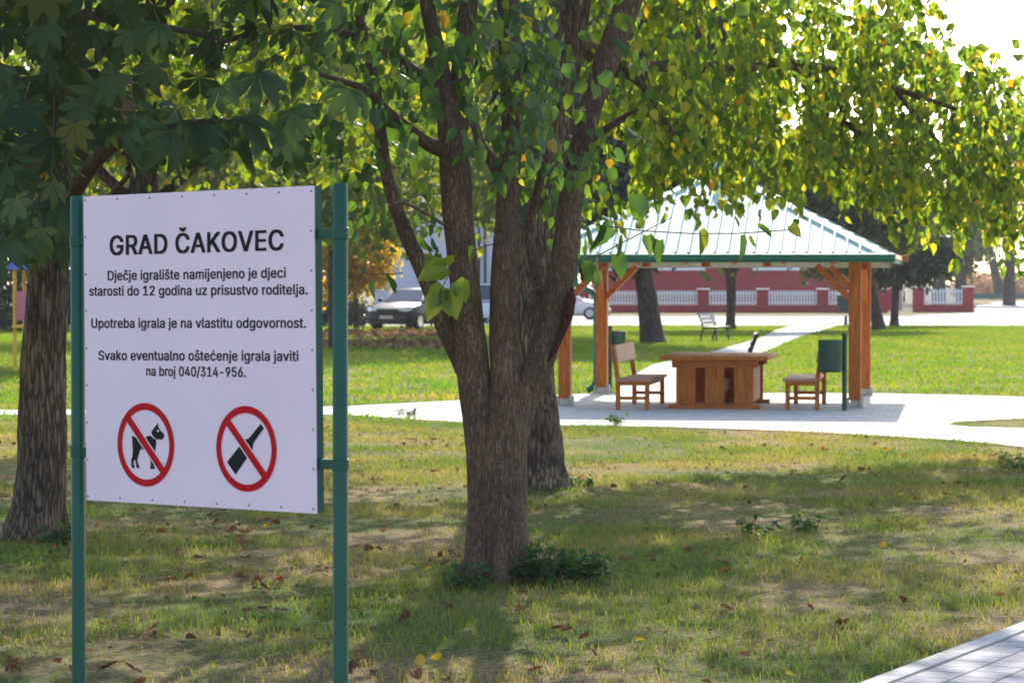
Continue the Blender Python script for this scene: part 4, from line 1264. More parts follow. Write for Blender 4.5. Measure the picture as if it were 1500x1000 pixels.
# outlines of a plain sans letter set: advance width, then one closed outline per string
GLYPHS = {"-":[453,"337,244 337,188 114,188 114,244"],".":[188,"95,-4 86,-4 78,-1 70,3 63,9 57,16 53,24 50,32 50,41 50,50 53,59 57,66 63,73 70,79 78,83 86,86 95,87 104,86 113,83 121,79 128,73 134,66 138,59 140,50 141,41 140,32 138,24 134,16 128,9 121,3 113,-1 104,-4"],"/":[249,"235,533 71,-76 14,-76 178,533"],"0":[453,"227,-7 199,-5 174,1 151,11 130,24 111,41 95,62 80,86 69,113 60,144 53,178 49,214 48,254 49,294 53,330 60,364 69,395 81,422 95,447 112,467 130,484 151,498 174,508 200,514 227,516 254,514 279,508 302,498 323,484 342,467 358,447 372,422 384,395 393,364 400,330 404,294 405,254 404,214 400,178 393,144 384,113 373,86 359,62 342,41 323,24 302,11 279,1 254,-5","227,50 245,51 261,56 276,63 290,74 303,87 313,103 323,122 330,144 336,168 340,194 343,223 344,254 343,285 340,314 336,341 330,365 323,387 313,405 303,422 290,435 276,446 261,453 245,458 227,460 209,458 192,453 177,446 163,435 151,422 140,405 131,387 123,365 117,341 113,314 110,285 109,254 110,223 113,194 117,168 123,144 131,122 140,103 151,87 163,74 177,63 192,56 209,51"],"1":[453,"76,0 76,55 391,55 391,0","276,509 276,0 212,0 212,448 209,448 86,358 86,427 198,509"],"2":[453,"64,0 64,47 234,229 282,282 291,294 299,305 305,316 311,327 315,337 318,348 320,360 320,371 319,385 317,397 313,408 308,419 301,428 293,436 283,443 273,449 262,454 250,457 237,459 224,460 209,459 196,457 184,453 172,447 162,441 153,433 145,424 139,413 134,402 130,390 128,376 127,362 66,362 67,384 71,405 77,424 86,442 98,459 111,473 126,486 143,496 162,505 182,511 203,514 225,516 247,514 268,511 288,505 306,497 323,486 337,474 350,461 361,445 370,428 376,411 380,392 381,372 380,358 378,345 375,331 371,318 365,304 357,290 347,275 336,259 322,241 306,223 288,202 267,180 153,60 153,57 389,57 389,0"],"3":[453,"218,-7 195,-6 173,-3 152,2 133,10 114,19 98,30 83,43 70,57 60,74 52,91 46,111 44,132 109,132 111,119 115,107 120,97 126,87 134,78 144,71 154,64 165,59 178,55 191,52 204,50 219,50 234,51 248,53 262,56 275,61 287,67 297,74 307,83 315,93 321,104 325,116 328,130 329,145 328,158 326,172 322,184 316,196 308,207 299,217 288,226 275,234 260,240 242,244 223,247 201,248 157,248 157,299 288,448 288,452 70,452 70,509 372,509 372,461 211,278 211,289 239,290 264,288 287,284 308,276 327,265 344,253 359,239 371,222 381,205 387,186 392,166 393,145 392,123 387,103 380,84 370,66 358,50 344,36 327,23 309,12 288,4 266,-2 243,-6"],"4":[453,"40,105 40,158 247,509 311,509 109,166 109,163 413,163 413,105","282,0 282,121 282,146 282,318 343,318 343,0"],"5":[453,"221,-7 199,-6 178,-2 159,3 140,11 123,21 108,32 94,45 83,60 73,76 66,93 62,111 60,130 122,130 124,119 127,108 132,98 138,89 145,80 154,73 163,66 173,60 184,56 196,52 208,50 221,50 236,51 250,53 264,58 276,64 288,72 298,82 307,92 314,104 320,117 324,131 327,146 328,162 327,178 324,193 320,208 314,221 306,233 297,244 286,254 275,262 262,269 248,273 233,276 218,277 205,276 192,275 180,272 167,268 156,264 145,258 136,252 128,246 67,253 96,509 366,509 366,452 151,452 134,301 136,301 145,308 155,315 166,320 178,325 190,329 203,331 216,333 229,334 247,333 263,330 279,326 294,321 308,314 321,306 334,296 345,285 355,273 364,260 372,246 379,231 384,215 388,199 390,181 391,163 390,139 385,117 379,95 369,76 357,57 343,41 327,27 309,15 289,6 268,-1 245,-5"],"6":[453,"226,-7 203,-5 182,-1 161,5 142,15 125,26 109,40 96,56 84,74 75,94 69,115 65,138 64,162 65,180 68,199 73,219 80,239 89,261 102,285 118,311 137,340 252,509 322,509 151,261 145,261 165,288 196,307 205,310 214,312 224,314 235,314 257,313 278,309 298,303 316,295 332,284 346,271 359,257 370,240 378,221 384,201 388,180 389,157 388,134 384,112 377,92 368,73 356,55 343,39 327,26 310,14 291,5 271,-2 249,-6","226,48 241,49 254,52 267,56 279,63 289,70 299,79 307,90 314,101 320,114 324,128 327,142 327,157 327,173 324,187 320,201 314,213 307,225 299,235 289,244 279,251 267,258 254,262 241,264 226,265 212,264 198,262 186,258 174,252 163,244 153,235 145,225 138,214 132,201 128,188 126,174 125,158 126,143 128,128 132,114 138,102 145,90 153,79 163,70 174,63 186,56 198,52 212,49"],"9":[453,"226,516 249,514 271,510 291,503 310,494 328,482 343,468 356,452 368,434 377,414 384,393 388,371 389,347 388,328 385,309 380,290 373,270 363,248 350,224 334,197 315,168 200,0 130,0 301,248 307,248 287,221 257,202 248,199 238,196 228,195 218,195 195,196 175,199 155,206 137,214 121,225 106,237 94,252 83,269 74,287 68,307 65,329 64,352 65,375 69,397 75,417 85,436 96,454 110,469 125,483 143,494 162,504 182,510 203,514","226,460 212,459 199,457 186,452 174,446 163,438 154,429 145,419 138,407 133,395 129,381 126,367 125,352 126,336 129,322 133,308 138,295 145,284 154,274 163,265 174,257 186,251 199,247 212,244 226,243 240,244 254,247 267,251 279,257 289,265 299,273 307,284 314,295 320,308 324,321 327,335 327,350 327,366 324,381 320,394 314,407 307,419 299,429 290,438 279,446 267,452 254,457 241,459"],"A":[480,"16,0 201,509 276,509 463,0 395,0 287,302 264,372 232,478 245,478 213,371 191,302 85,0","110,142 110,199 370,199 370,142"],"C":[510,"267,-7 235,-5 205,1 177,11 150,25 126,42 104,63 86,88 70,115 57,146 48,179 42,215 40,254 42,293 48,329 57,362 70,393 86,421 104,445 126,466 150,484 177,498 205,508 235,514 267,516 286,515 305,513 323,509 340,504 357,498 373,490 388,481 402,471 415,460 427,447 438,433 448,418 456,402 463,385 469,367 473,348 408,348 405,361 401,373 395,384 389,395 382,404 375,413 366,421 357,428 348,435 337,440 327,445 315,449 304,452 292,454 280,455 267,456 245,454 223,450 203,443 184,432 166,419 150,403 137,385 125,364 116,340 109,314 105,285 103,254 105,223 109,194 116,168 125,145 137,123 151,105 166,89 184,76 203,66 223,59 245,54 267,53 280,53 292,55 304,57 315,60 327,64 337,69 348,74 357,81 366,88 375,96 382,105 389,114 395,125 401,136 405,148 408,160 473,160 469,142 463,124 457,107 448,91 438,76 428,62 416,49 402,38 388,28 373,19 357,11 341,5 323,0 305,-4 286,-6"],"D":[502,"219,0 96,0 96,57 215,57 244,58 272,63 296,70 318,81 337,94 354,110 368,128 379,149 388,172 394,198 398,226 399,255 398,285 394,312 388,337 379,361 368,381 354,399 338,415 320,428 299,438 275,446 249,450 221,452 93,452 93,509 225,509 261,507 294,501 325,492 353,478 377,461 399,441 418,418 433,391 446,361 455,329 460,293 462,255 460,217 455,181 446,149 433,119 417,92 398,68 376,48 351,31 322,17 291,8 256,2","125,509 125,0 60,0 60,509"],"E":[419,"60,0 60,509 372,509 372,452 125,452 125,286 355,286 355,229 125,229 125,57 375,57 375,0"],"G":[520,"269,-7 236,-5 205,1 176,11 149,25 125,43 104,64 85,88 69,116 57,146 47,179 42,215 40,254 42,293 47,329 57,362 69,393 85,421 103,445 125,466 149,484 175,498 203,508 233,514 265,516 285,515 304,513 322,509 340,504 358,497 374,489 389,480 403,469 416,458 429,445 439,431 449,416 458,401 465,384 470,367 474,349 408,349 404,361 399,372 393,383 387,393 380,403 373,411 365,420 356,427 347,434 337,439 326,444 315,448 304,452 291,454 279,455 265,456 243,454 222,450 202,443 183,432 166,419 150,404 137,385 125,364 116,340 109,314 105,285 103,254 105,223 109,194 116,168 125,145 137,124 151,105 166,90 184,76 203,66 224,59 246,54 269,53 290,54 309,57 328,63 345,71 360,81 374,93 386,107 396,123 404,141 410,160 414,180 415,202 434,199 283,199 283,256 478,256 478,200 476,170 471,141 463,115 451,91 436,69 419,50 399,33 377,19 352,8 326,0 298,-5"],"K":[467,"104,145 104,216 139,261 174,303 212,344 364,509 448,509 231,276 228,276","60,0 60,509 125,509 125,334 124,225 125,193 125,0","372,0 188,259 228,309 449,0"],"O":[533,"267,-7 235,-5 205,1 177,11 150,25 126,42 105,63 86,88 70,115 57,146 48,179 42,215 40,254 42,293 48,329 57,362 70,393 86,421 105,445 126,466 150,484 177,498 205,508 235,514 267,516 299,514 329,508 357,498 384,484 408,466 429,445 448,421 464,393 477,362 486,329 491,293 493,254 491,215 486,179 477,146 464,115 448,88 429,63 408,42 384,25 357,11 329,1 299,-5","267,53 289,54 310,59 330,66 349,76 367,89 383,105 396,123 408,144 418,168 425,194 429,223 430,254 429,286 425,314 418,341 408,365 396,386 383,404 367,420 349,433 330,443 310,450 289,454 267,456 245,454 223,450 203,443 184,433 167,420 151,404 137,385 125,364 116,340 109,314 105,285 103,254 105,223 109,194 116,168 125,144 137,123 151,105 167,89 184,76 203,66 223,59 245,54"],"R":[449,"60,0 60,509 125,509 125,0","96,509 236,509 264,507 290,504 313,497 333,489 351,478 367,465 380,450 390,433 399,415 405,395 408,374 409,352 408,330 405,309 399,290 390,271 380,255 367,240 351,228 333,217 312,209 289,203 264,199 236,198 96,198 96,255 234,255 252,256 269,258 284,262 298,267 309,273 319,281 327,290 334,300 339,312 342,324 344,338 345,352 344,367 342,380 339,393 334,405 327,415 319,425 309,433 298,440 284,445 269,449 252,451 233,452 96,452","353,0 230,229 303,229 428,0"],"S":[447,"224,-9 197,-8 172,-4 149,1 128,9 108,19 91,31 76,45 64,60 54,77 46,96 41,115 38,137 104,137 107,123 110,110 116,98 123,88 132,79 142,71 154,64 166,59 180,55 194,52 209,50 224,49 241,50 257,52 272,55 286,60 299,66 311,74 321,82 329,92 336,102 341,114 345,126 346,139 345,151 342,161 338,171 332,179 325,186 316,193 307,199 296,205 245,222 184,239 154,249 128,260 105,274 86,289 71,307 60,326 54,348 52,372 53,393 58,413 65,431 75,448 87,463 102,476 119,488 138,498 158,506 180,511 203,514 227,516 252,514 275,511 296,505 316,498 334,488 351,476 365,463 377,449 387,433 394,415 399,397 401,378 337,378 334,396 326,412 316,426 302,437 286,447 267,453 247,457 225,459 209,458 194,456 180,452 167,448 156,442 145,435 136,427 129,418 123,409 118,398 116,387 115,376 116,363 119,352 124,342 131,334 139,326 148,319 158,313 169,308 212,293 264,279 312,264 324,258 336,252 347,245 359,238 369,229 379,220 387,209 395,198 401,185 405,171 407,155 408,139 407,118 403,99 396,81 386,64 374,48 360,34 343,21 323,11 302,2 278,-4 252,-8"],"U":[517,"259,-8 230,-7 203,-2 177,5 154,15 133,28 114,43 98,60 85,80 74,101 66,124 62,148 60,173 60,509 124,509 124,178 125,160 128,144 133,128 141,113 150,99 160,87 173,77 187,68 203,61 220,56 239,53 259,52 279,53 298,56 315,61 331,68 345,77 357,87 368,99 377,113 384,128 389,144 392,160 393,178 393,509 457,509 457,173 456,148 451,124 443,101 433,80 419,60 403,43 384,28 363,15 340,5 315,-2 288,-7"],"V":[480,"204,0 16,509 84,509 192,206 215,137 248,31 235,31 267,138 290,206 395,509 463,509 278,0"],"a":[389,"160,-9 142,-8 126,-5 110,-1 94,5 80,12 68,22 57,32 48,45 40,58 35,73 31,90 30,108 31,123 34,138 38,150 43,161 50,171 58,179 67,187 78,193 89,199 100,203 112,207 125,211 178,220 234,227 265,235 276,255 276,257 275,268 273,279 271,288 267,297 262,304 256,311 248,317 240,322 230,326 220,329 208,330 196,331 183,330 171,329 159,326 149,322 118,301 100,274 41,291 48,308 57,322 67,335 79,346 91,355 104,364 118,370 133,375 148,379 163,382 179,384 194,384 239,379 251,376 263,372 275,367 286,360 296,353 306,343 315,333 322,320 329,306 333,290 336,272 337,251 337,0 277,0 277,52 272,52 252,25 244,18 236,12 226,6 215,1 203,-3 190,-6 176,-8","170,45 187,46 202,49 216,53 228,59 239,66 248,74 257,83 263,93 269,104 272,115 275,126 276,138 276,190 259,182 231,176 200,171 175,168 134,159 125,155 117,150 110,145 103,139 98,132 95,124 93,115 92,105 92,95 94,87 98,79 102,72 107,66 114,61 121,56 130,52 139,49 149,47 159,46"],"b":[424,"229,-8 213,-7 198,-5 184,-1 172,4 162,10 153,17 145,24 138,31 118,59 112,59 112,0 53,0 53,509 114,509 114,319 118,319 137,346 144,353 152,360 161,367 171,373 183,378 197,381 212,384 229,384 252,383 274,378 294,371 313,361 330,347 345,332 359,313 370,293 379,270 385,245 389,218 390,189 389,160 385,133 379,108 370,84 359,64 346,45 330,29 313,16 294,5 274,-2 252,-7","220,47 237,48 253,51 267,57 279,66 291,76 301,88 309,101 316,117 321,133 325,151 327,170 328,189 327,209 325,227 321,245 316,261 309,276 301,290 291,301 280,311 267,319 253,325 237,329 220,330 203,329 188,325 174,320 161,312 150,302 140,291 132,278 125,263 120,247 116,229 113,210 113,189 113,169 116,150 120,132 125,115 132,100 140,86 150,75 162,65 174,57 188,51 204,48"],"c":[396,"207,-8 182,-7 159,-2 137,6 117,16 98,30 82,46 68,64 56,85 46,108 40,133 36,159 34,187 36,216 40,243 46,268 56,291 68,312 82,330 98,346 117,360 137,371 159,378 182,383 207,384 221,384 234,383 247,380 260,377 272,373 284,368 295,362 305,356 315,349 324,341 332,332 340,322 347,312 353,301 358,289 362,277 303,262 290,289 270,311 242,325 207,330 189,329 173,325 158,319 145,310 134,300 124,287 115,274 108,258 103,242 99,224 97,206 96,187 97,169 99,151 103,134 108,117 115,102 124,89 134,76 145,66 158,57 173,51 189,48 207,46 243,52 271,66 292,89 304,117 363,102 359,90 354,78 348,67 341,56 334,46 325,37 316,29 306,21 296,15 285,9 273,4 261,-1 248,-4 235,-6 221,-8"],"d":[424,"195,-8 172,-7 151,-2 130,5 111,16 94,29 79,45 66,64 55,84 46,108 39,133 35,160 34,189 35,218 39,245 46,270 55,293 66,313 79,332 95,347 112,361 131,371 151,378 173,383 196,384 213,384 228,381 241,378 253,373 263,367 272,360 280,353 287,346 306,319 311,319 311,509 372,509 372,0 313,0 313,59 307,59 287,31 280,24 272,17 263,10 252,4 241,-1 227,-5 212,-7","205,47 221,48 236,51 250,57 263,65 274,75 284,86 293,100 299,115 305,132 309,150 311,169 312,189 311,210 309,229 305,247 300,263 293,278 284,291 275,302 263,312 251,320 237,325 221,329 205,330 187,329 172,325 157,319 145,311 133,301 124,290 115,276 108,261 103,245 99,227 97,209 96,189 97,170 99,151 103,133 109,117 115,101 124,88 134,76 145,66 158,57 172,51 188,48"],"e":[404,"212,-8 185,-7 161,-2 138,6 117,16 98,30 82,46 68,64 56,85 46,108 40,132 35,159 34,187 35,215 39,242 46,267 55,290 67,311 81,329 97,346 115,359 135,370 157,378 180,383 205,384 221,384 236,382 251,379 266,374 280,368 294,361 307,351 319,341 331,329 341,315 350,299 357,282 363,263 368,242 370,219 371,194 371,169 75,169 75,221 338,221 310,202 309,220 307,237 303,254 298,269 291,282 283,294 273,305 263,314 250,321 237,326 222,329 205,330 189,329 173,326 159,321 146,313 135,304 125,294 116,282 109,270 103,256 99,241 97,226 96,211 96,178 97,157 100,139 104,122 110,106 118,92 128,80 139,70 151,61 165,55 179,50 195,47 212,46 224,47 234,48 244,50 254,53 263,56 271,61 278,66 285,73 292,80 297,88 302,96 306,105 365,91 360,77 353,63 345,51 335,39 324,29 311,19 298,11 283,4 266,-1 249,-5 231,-7"],"g":[425,"207,-151 187,-150 168,-148 150,-144 134,-140 119,-134 105,-127 93,-119 82,-110 73,-101 64,-91 57,-80 51,-69 101,-41 122,-66 128,-72 136,-78 145,-83 154,-88 165,-92 178,-95 192,-97 207,-97 229,-96 249,-92 267,-85 282,-75 295,-62 304,-47 310,-28 311,-6 311,68 306,68 287,41 280,34 272,28 263,21 252,16 241,11 227,8 212,5 195,5 173,6 152,10 132,17 113,27 95,39 80,53 67,71 55,90 46,112 39,136 35,163 34,191 35,220 39,246 46,271 55,293 66,314 80,332 95,347 112,361 131,371 152,378 173,383 196,384 213,384 228,382 242,378 253,373 264,367 273,360 281,353 288,346 308,319 313,319 313,379 372,379 372,-9 371,-32 367,-54 360,-73 350,-90 338,-104 324,-117 308,-127 291,-136 271,-142 251,-147 229,-150","205,59 222,60 237,63 251,68 264,75 275,84 285,95 293,107 300,121 305,137 309,154 312,172 312,193 312,212 309,231 305,248 300,264 293,278 285,291 275,303 264,312 251,320 237,325 222,329 205,330 188,329 172,325 158,320 145,312 134,302 124,290 115,277 109,262 103,246 99,229 97,212 96,193 97,173 99,155 103,138 109,123 116,108 124,96 134,85 145,76 158,68 172,63 188,60"],"i":[167,"53,0 53,379 114,379 114,0","84,443 75,444 67,446 60,449 54,455 48,461 44,468 42,475 41,483 42,491 44,499 48,506 54,512 60,517 67,521 75,523 84,524 92,523 100,521 107,517 114,512 119,506 123,499 126,491 126,483 126,475 123,468 119,461 114,455 107,449 100,446 92,444"],"j":[167,"53,379 114,379 114,-30 113,-47 111,-63 107,-77 102,-90 95,-102 86,-113 76,-122 65,-129 52,-135 37,-139 21,-142 4,-143 -10,-143 -10,-87 2,-87 14,-86 25,-83 34,-78 40,-72 46,-64 50,-54 52,-42 53,-29","83,443 75,444 67,446 60,449 53,455 48,461 44,468 42,475 41,483 42,491 44,499 48,506 53,512 60,517 67,521 75,523 83,524 92,523 100,521 107,517 114,512 119,506 123,499 125,491 126,483 125,475 123,468 119,461 114,455 107,449 100,446 92,444"],"k":[381,"110,137 110,212 121,212 284,379 360,379 184,199 177,199","53,0 53,509 114,509 114,0","294,0 148,186 191,229 372,0"],"l":[189,"139,-2 119,-1 101,3 86,10 74,20 65,33 58,47 54,65 53,84 53,509 114,509 114,99 114,87 115,77 117,68 120,62 124,58 130,54 137,53 146,52 160,53 170,54 181,3 162,-1"],"m":[610,"53,0 53,379 112,379 112,295 108,295 112,310 118,323 125,335 132,346 141,355 151,363 161,370 172,376 183,380 195,384 207,386 219,386 239,385 257,380 273,372 287,361 299,347 309,331 316,314 321,295 312,295 317,308 322,321 329,332 337,343 347,353 357,361 368,369 381,375 394,380 407,383 422,385 437,386 453,385 468,383 483,378 497,372 510,364 522,354 532,342 541,328 548,313 553,296 556,276 557,255 557,0 496,0 496,254 494,273 490,289 483,302 473,313 460,321 447,326 433,329 419,330 406,330 395,328 384,324 374,320 365,314 358,307 351,299 345,290 341,280 338,270 336,259 335,247 335,0 274,0 274,260 273,275 269,288 262,301 253,311 242,320 229,326 215,329 199,330 188,330 178,328 168,325 158,320 148,314 140,307 132,299 126,289 121,278 117,266 114,253 114,238 114,0"],"n":[410,"114,227 114,0 53,0 53,379 112,379 112,287 102,287 112,312 124,332 137,349 152,362 169,372 187,379 207,383 227,384 246,383 264,380 280,376 295,369 309,360 321,349 332,336 341,321 348,304 353,285 356,264 357,240 357,0 296,0 296,235 295,256 290,275 283,291 273,304 260,315 246,323 229,328 210,329 197,328 184,326 172,322 161,317 150,311 141,303 133,293 126,283 121,271 117,257 114,243"],"o":[415,"207,-8 182,-7 159,-2 137,6 117,16 98,30 82,46 68,64 56,85 46,108 40,133 36,159 34,187 36,216 40,243 46,268 56,291 68,312 82,330 98,346 117,360 137,371 159,378 182,383 207,384 233,383 256,378 278,371 299,360 317,346 333,330 347,312 359,291 369,268 376,243 380,216 381,187 380,159 376,133 369,108 359,85 347,64 333,46 317,30 299,16 278,6 256,-2 233,-7","207,46 226,48 242,51 257,57 270,66 282,76 292,89 300,102 307,117 312,134 316,151 318,169 319,187 318,206 316,224 312,242 307,258 300,274 292,287 282,300 270,310 257,319 242,325 226,329 207,330 189,329 173,325 158,319 145,310 134,300 124,287 115,274 108,258 103,242 99,224 97,206 96,187 97,169 99,151 103,134 108,117 115,102 124,89 134,76 145,66 158,57 173,51 189,48"],"p":[424,"53,-143 53,379 112,379 112,319 118,319 137,346 144,353 152,360 161,367 171,373 183,378 197,381 212,384 229,384 252,383 274,378 294,371 313,361 330,347 345,332 359,313 370,293 379,270 385,245 389,218 390,189 389,160 385,133 379,108 370,84 359,64 346,45 330,29 313,16 294,5 274,-2 252,-7 229,-8 213,-7 198,-5 184,-1 173,4 162,10 153,17 145,24 138,31 118,59 114,59 114,-143","220,47 237,48 253,51 267,57 279,66 291,76 301,88 309,101 316,117 321,133 325,151 327,170 328,189 327,209 325,227 321,245 316,261 309,276 301,290 291,301 280,311 267,319 253,325 237,329 220,330 203,329 188,325 174,320 161,312 150,302 140,291 132,278 125,263 120,247 116,229 113,210 113,189 113,169 116,150 120,132 125,115 132,100 140,86 150,75 162,65 174,57 188,51 204,48"],"r":[259,"53,0 53,379 112,379 112,321 115,321 122,335 130,347 140,358 152,367 166,375 181,380 196,384 213,385 229,384 243,384 243,322 230,324 207,326 194,325 182,323 170,319 159,315 149,309 140,301 132,293 126,284 121,273 117,262 114,250 114,237 114,0"],"s":[365,"182,-8 163,-7 145,-5 128,-2 112,3 98,10 84,18 72,27 62,38 53,50 45,63 40,78 36,94 94,107 99,92 105,79 114,69 124,60 136,54 150,49 165,46 181,45 200,46 217,50 232,55 244,62 255,71 262,81 267,91 268,103 267,112 265,121 260,129 254,136 246,142 237,147 225,151 212,155 149,170 125,177 104,186 87,196 72,208 61,222 53,237 48,255 47,274 48,290 51,305 57,319 65,332 75,343 87,354 100,363 115,370 131,377 149,381 167,384 187,384 206,384 223,381 239,378 254,372 267,366 279,358 290,349 299,339 307,328 314,316 319,303 324,290 268,277 264,288 258,298 251,307 243,316 232,323 219,328 205,331 187,333 171,332 156,329 143,324 131,317 121,308 114,299 110,289 109,277 110,267 112,258 117,250 124,243 133,237 144,232 157,227 172,223 229,209 254,202 275,194 292,183 306,171 317,158 325,142 330,125 331,107 330,90 326,75 321,61 312,47 302,35 290,24 276,15 260,6 242,0 223,-5 203,-7"],"t":[227,"204,379 204,327 6,327 6,379","65,471 126,471 126,98 127,86 128,76 132,68 136,61 142,56 150,53 159,51 170,50 185,51 202,54 213,2 192,-3 168,-4 145,-3 125,2 107,10 92,21 80,35 72,52 67,71 65,93"],"u":[410,"182,-5 164,-4 146,-1 130,4 115,11 101,20 89,31 78,44 69,59 62,76 57,95 54,116 53,139 53,379 114,379 114,144 115,123 119,105 127,89 137,75 150,64 164,56 181,52 200,50 213,51 226,53 238,57 249,62 259,69 268,77 276,86 283,97 289,109 293,122 295,137 296,153 296,379 357,379 357,0 298,0 298,92 307,92 297,67 286,47 272,30 257,17 240,7 222,0 203,-4"],"v":[389,"163,0 17,379 84,379 165,155 187,87 206,21 184,21 203,87 224,155 305,379 371,379 226,0"],"z":[380,"42,0 42,46 254,320 254,323 48,323 48,379 333,379 333,331 126,60 126,56 339,56 339,0"],"ć":[396,"207,-8 182,-7 159,-2 137,6 117,16 98,30 82,46 68,64 56,85 46,108 40,133 36,159 34,187 36,216 40,243 46,268 56,291 68,312 82,330 98,346 117,360 137,371 159,378 182,383 207,384 221,384 234,383 247,380 260,377 272,373 284,368 295,362 305,356 315,349 324,341 332,332 340,322 347,312 353,301 358,289 362,277 303,262 290,289 270,311 242,325 207,330 189,329 173,325 158,319 145,310 134,300 124,287 115,274 108,258 103,242 99,224 97,206 96,187 97,169 99,151 103,134 108,117 115,102 124,89 134,76 145,66 158,57 173,51 189,48 207,46 243,52 271,66 292,89 304,117 363,102 359,90 354,78 348,67 341,56 334,46 325,37 316,29 306,21 296,15 285,9 273,4 261,-1 248,-4 235,-6 221,-8","181,429 228,529 297,529 231,429"],"Č":[510,"267,-7 235,-5 205,1 177,11 150,25 126,42 104,63 86,88 70,115 57,146 48,179 42,215 40,254 42,293 48,329 57,362 70,393 86,421 104,445 126,466 150,484 177,498 205,508 235,514 267,516 286,515 305,513 323,509 340,504 357,498 373,490 388,481 402,471 415,460 427,447 438,433 448,418 456,402 463,385 469,367 473,348 408,348 405,361 401,373 395,384 389,395 382,404 375,413 366,421 357,428 348,435 337,440 327,445 315,449 304,452 292,454 280,455 267,456 245,454 223,450 203,443 184,432 166,419 150,403 137,385 125,364 116,340 109,314 105,285 103,254 105,223 109,194 116,168 125,145 137,123 151,105 166,89 184,76 203,66 223,59 245,54 267,53 280,53 292,55 304,57 315,60 327,64 337,69 348,74 357,81 366,88 375,96 382,105 389,114 395,125 401,136 405,148 408,160 473,160 469,142 463,124 457,107 448,91 438,76 428,62 416,49 402,38 388,28 373,19 357,11 341,5 323,0 305,-4 286,-6","217,659 266,599 315,659 376,659 376,656 295,565 237,565 157,656 157,659"],"č":[396,"207,-8 182,-7 159,-2 137,6 117,16 98,30 82,46 68,64 56,85 46,108 40,133 36,159 34,187 36,216 40,243 46,268 56,291 68,312 82,330 98,346 117,360 137,371 159,378 182,383 207,384 221,384 234,383 247,380 260,377 272,373 284,368 295,362 305,356 315,349 324,341 332,332 340,322 347,312 353,301 358,289 362,277 303,262 290,289 270,311 242,325 207,330 189,329 173,325 158,319 145,310 134,300 124,287 115,274 108,258 103,242 99,224 97,206 96,187 97,169 99,151 103,134 108,117 115,102 124,89 134,76 145,66 158,57 173,51 189,48 207,46 243,52 271,66 292,89 304,117 363,102 359,90 354,78 348,67 341,56 334,46 325,37 316,29 306,21 296,15 285,9 273,4 261,-1 248,-4 235,-6 221,-8","158,529 207,469 256,529 317,529 317,526 236,435 178,435 98,526 98,529"],"š":[365,"182,-8 163,-7 145,-5 128,-2 112,3 98,10 84,18 72,27 62,38 53,50 45,63 40,78 36,94 94,107 99,92 105,79 114,69 124,60 136,54 150,49 165,46 181,45 200,46 217,50 232,55 244,62 255,71 262,81 267,91 268,103 267,112 265,121 260,129 254,136 246,142 237,147 225,151 212,155 149,170 125,177 104,186 87,196 72,208 61,222 53,237 48,255 47,274 48,290 51,305 57,319 65,332 75,343 87,354 100,363 115,370 131,377 149,381 167,384 187,384 206,384 223,381 239,378 254,372 267,366 279,358 290,349 299,339 307,328 314,316 319,303 324,290 268,277 264,288 258,298 251,307 243,316 232,323 219,328 205,331 187,333 171,332 156,329 143,324 131,317 121,308 114,299 110,289 109,277 110,267 112,258 117,250 124,243 133,237 144,232 157,227 172,223 229,209 254,202 275,194 292,183 306,171 317,158 325,142 330,125 331,107 330,90 326,75 321,61 312,47 302,35 290,24 276,15 260,6 242,0 223,-5 203,-7","137,529 186,469 235,529 296,529 296,526 215,435 157,435 77,526 77,529"]," ":[188]}
CAPH = 0.0
_gc = {}


def glyph_mesh(ch, bold):
    """filled, emboldened outlines of one character -> (advance, verts, faces)"""
    if (ch, bold) in _gc: return _gc[(ch, bold)]
    adv, outl = GLYPHS[ch][0] / 1000, [[tuple(float(q) / 1000 for q in p.split(',')) for p in o.split()] for o in GLYPHS[ch][1:]]
    area = [sum(o[i][0] * o[(i + 1) % len(o)][1] - o[(i + 1) % len(o)][0] * o[i][1] for i in range(len(o))) for o in outl]
    V, Fc = [], []
    if outl:
        sgn = 1 if max(area, key=abs) > 0 else -1
        outer = [i for i in range(len(outl)) if area[i] * sgn > 0]
        groups = {i: [i] for i in outer}
        for i in range(len(outl)):
            if i not in groups:
                p = outl[i][0]
                best = [j for j in outer if in_poly(np.array([p[0]]), np.array([p[1]]), outl[j])[0]] or outer
                groups[min(best, key=lambda j: abs(area[j]))].append(i)
        for gi, idx in enumerate(groups.values()):
            cu = bpy.data.curves.new('text', 'CURVE')
            cu.dimensions = '2D'
            cu.fill_mode = 'FRONT'
            for i in idx:
                sp_ = cu.splines.new('POLY')
                sp_.points.add(len(outl[i]) - 1)
                for k, p in enumerate(outl[i]):
                    sp_.points[k].co = (p[0], p[1], 0, 1)
                sp_.use_cyclic_u = True
            ob = bpy.data.objects.new('text', cu)
            col.objects.link(ob)
            bpy.context.view_layer.update()
            me = bpy.data.meshes.new_from_object(ob.evaluated_get(bpy.context.evaluated_depsgraph_get()))
            o = len(V)
            V += [(v.co.x, v.co.y, gi * .0001) for v in me.vertices]
            Fc += [[o + i for i in p.vertices] for p in me.polygons]
            bpy.data.objects.remove(ob)
            bpy.data.curves.remove(cu)
            bpy.data.meshes.remove(me)
    _gc[(ch, bold)] = (adv, V, Fc)
    return _gc[(ch, bold)]


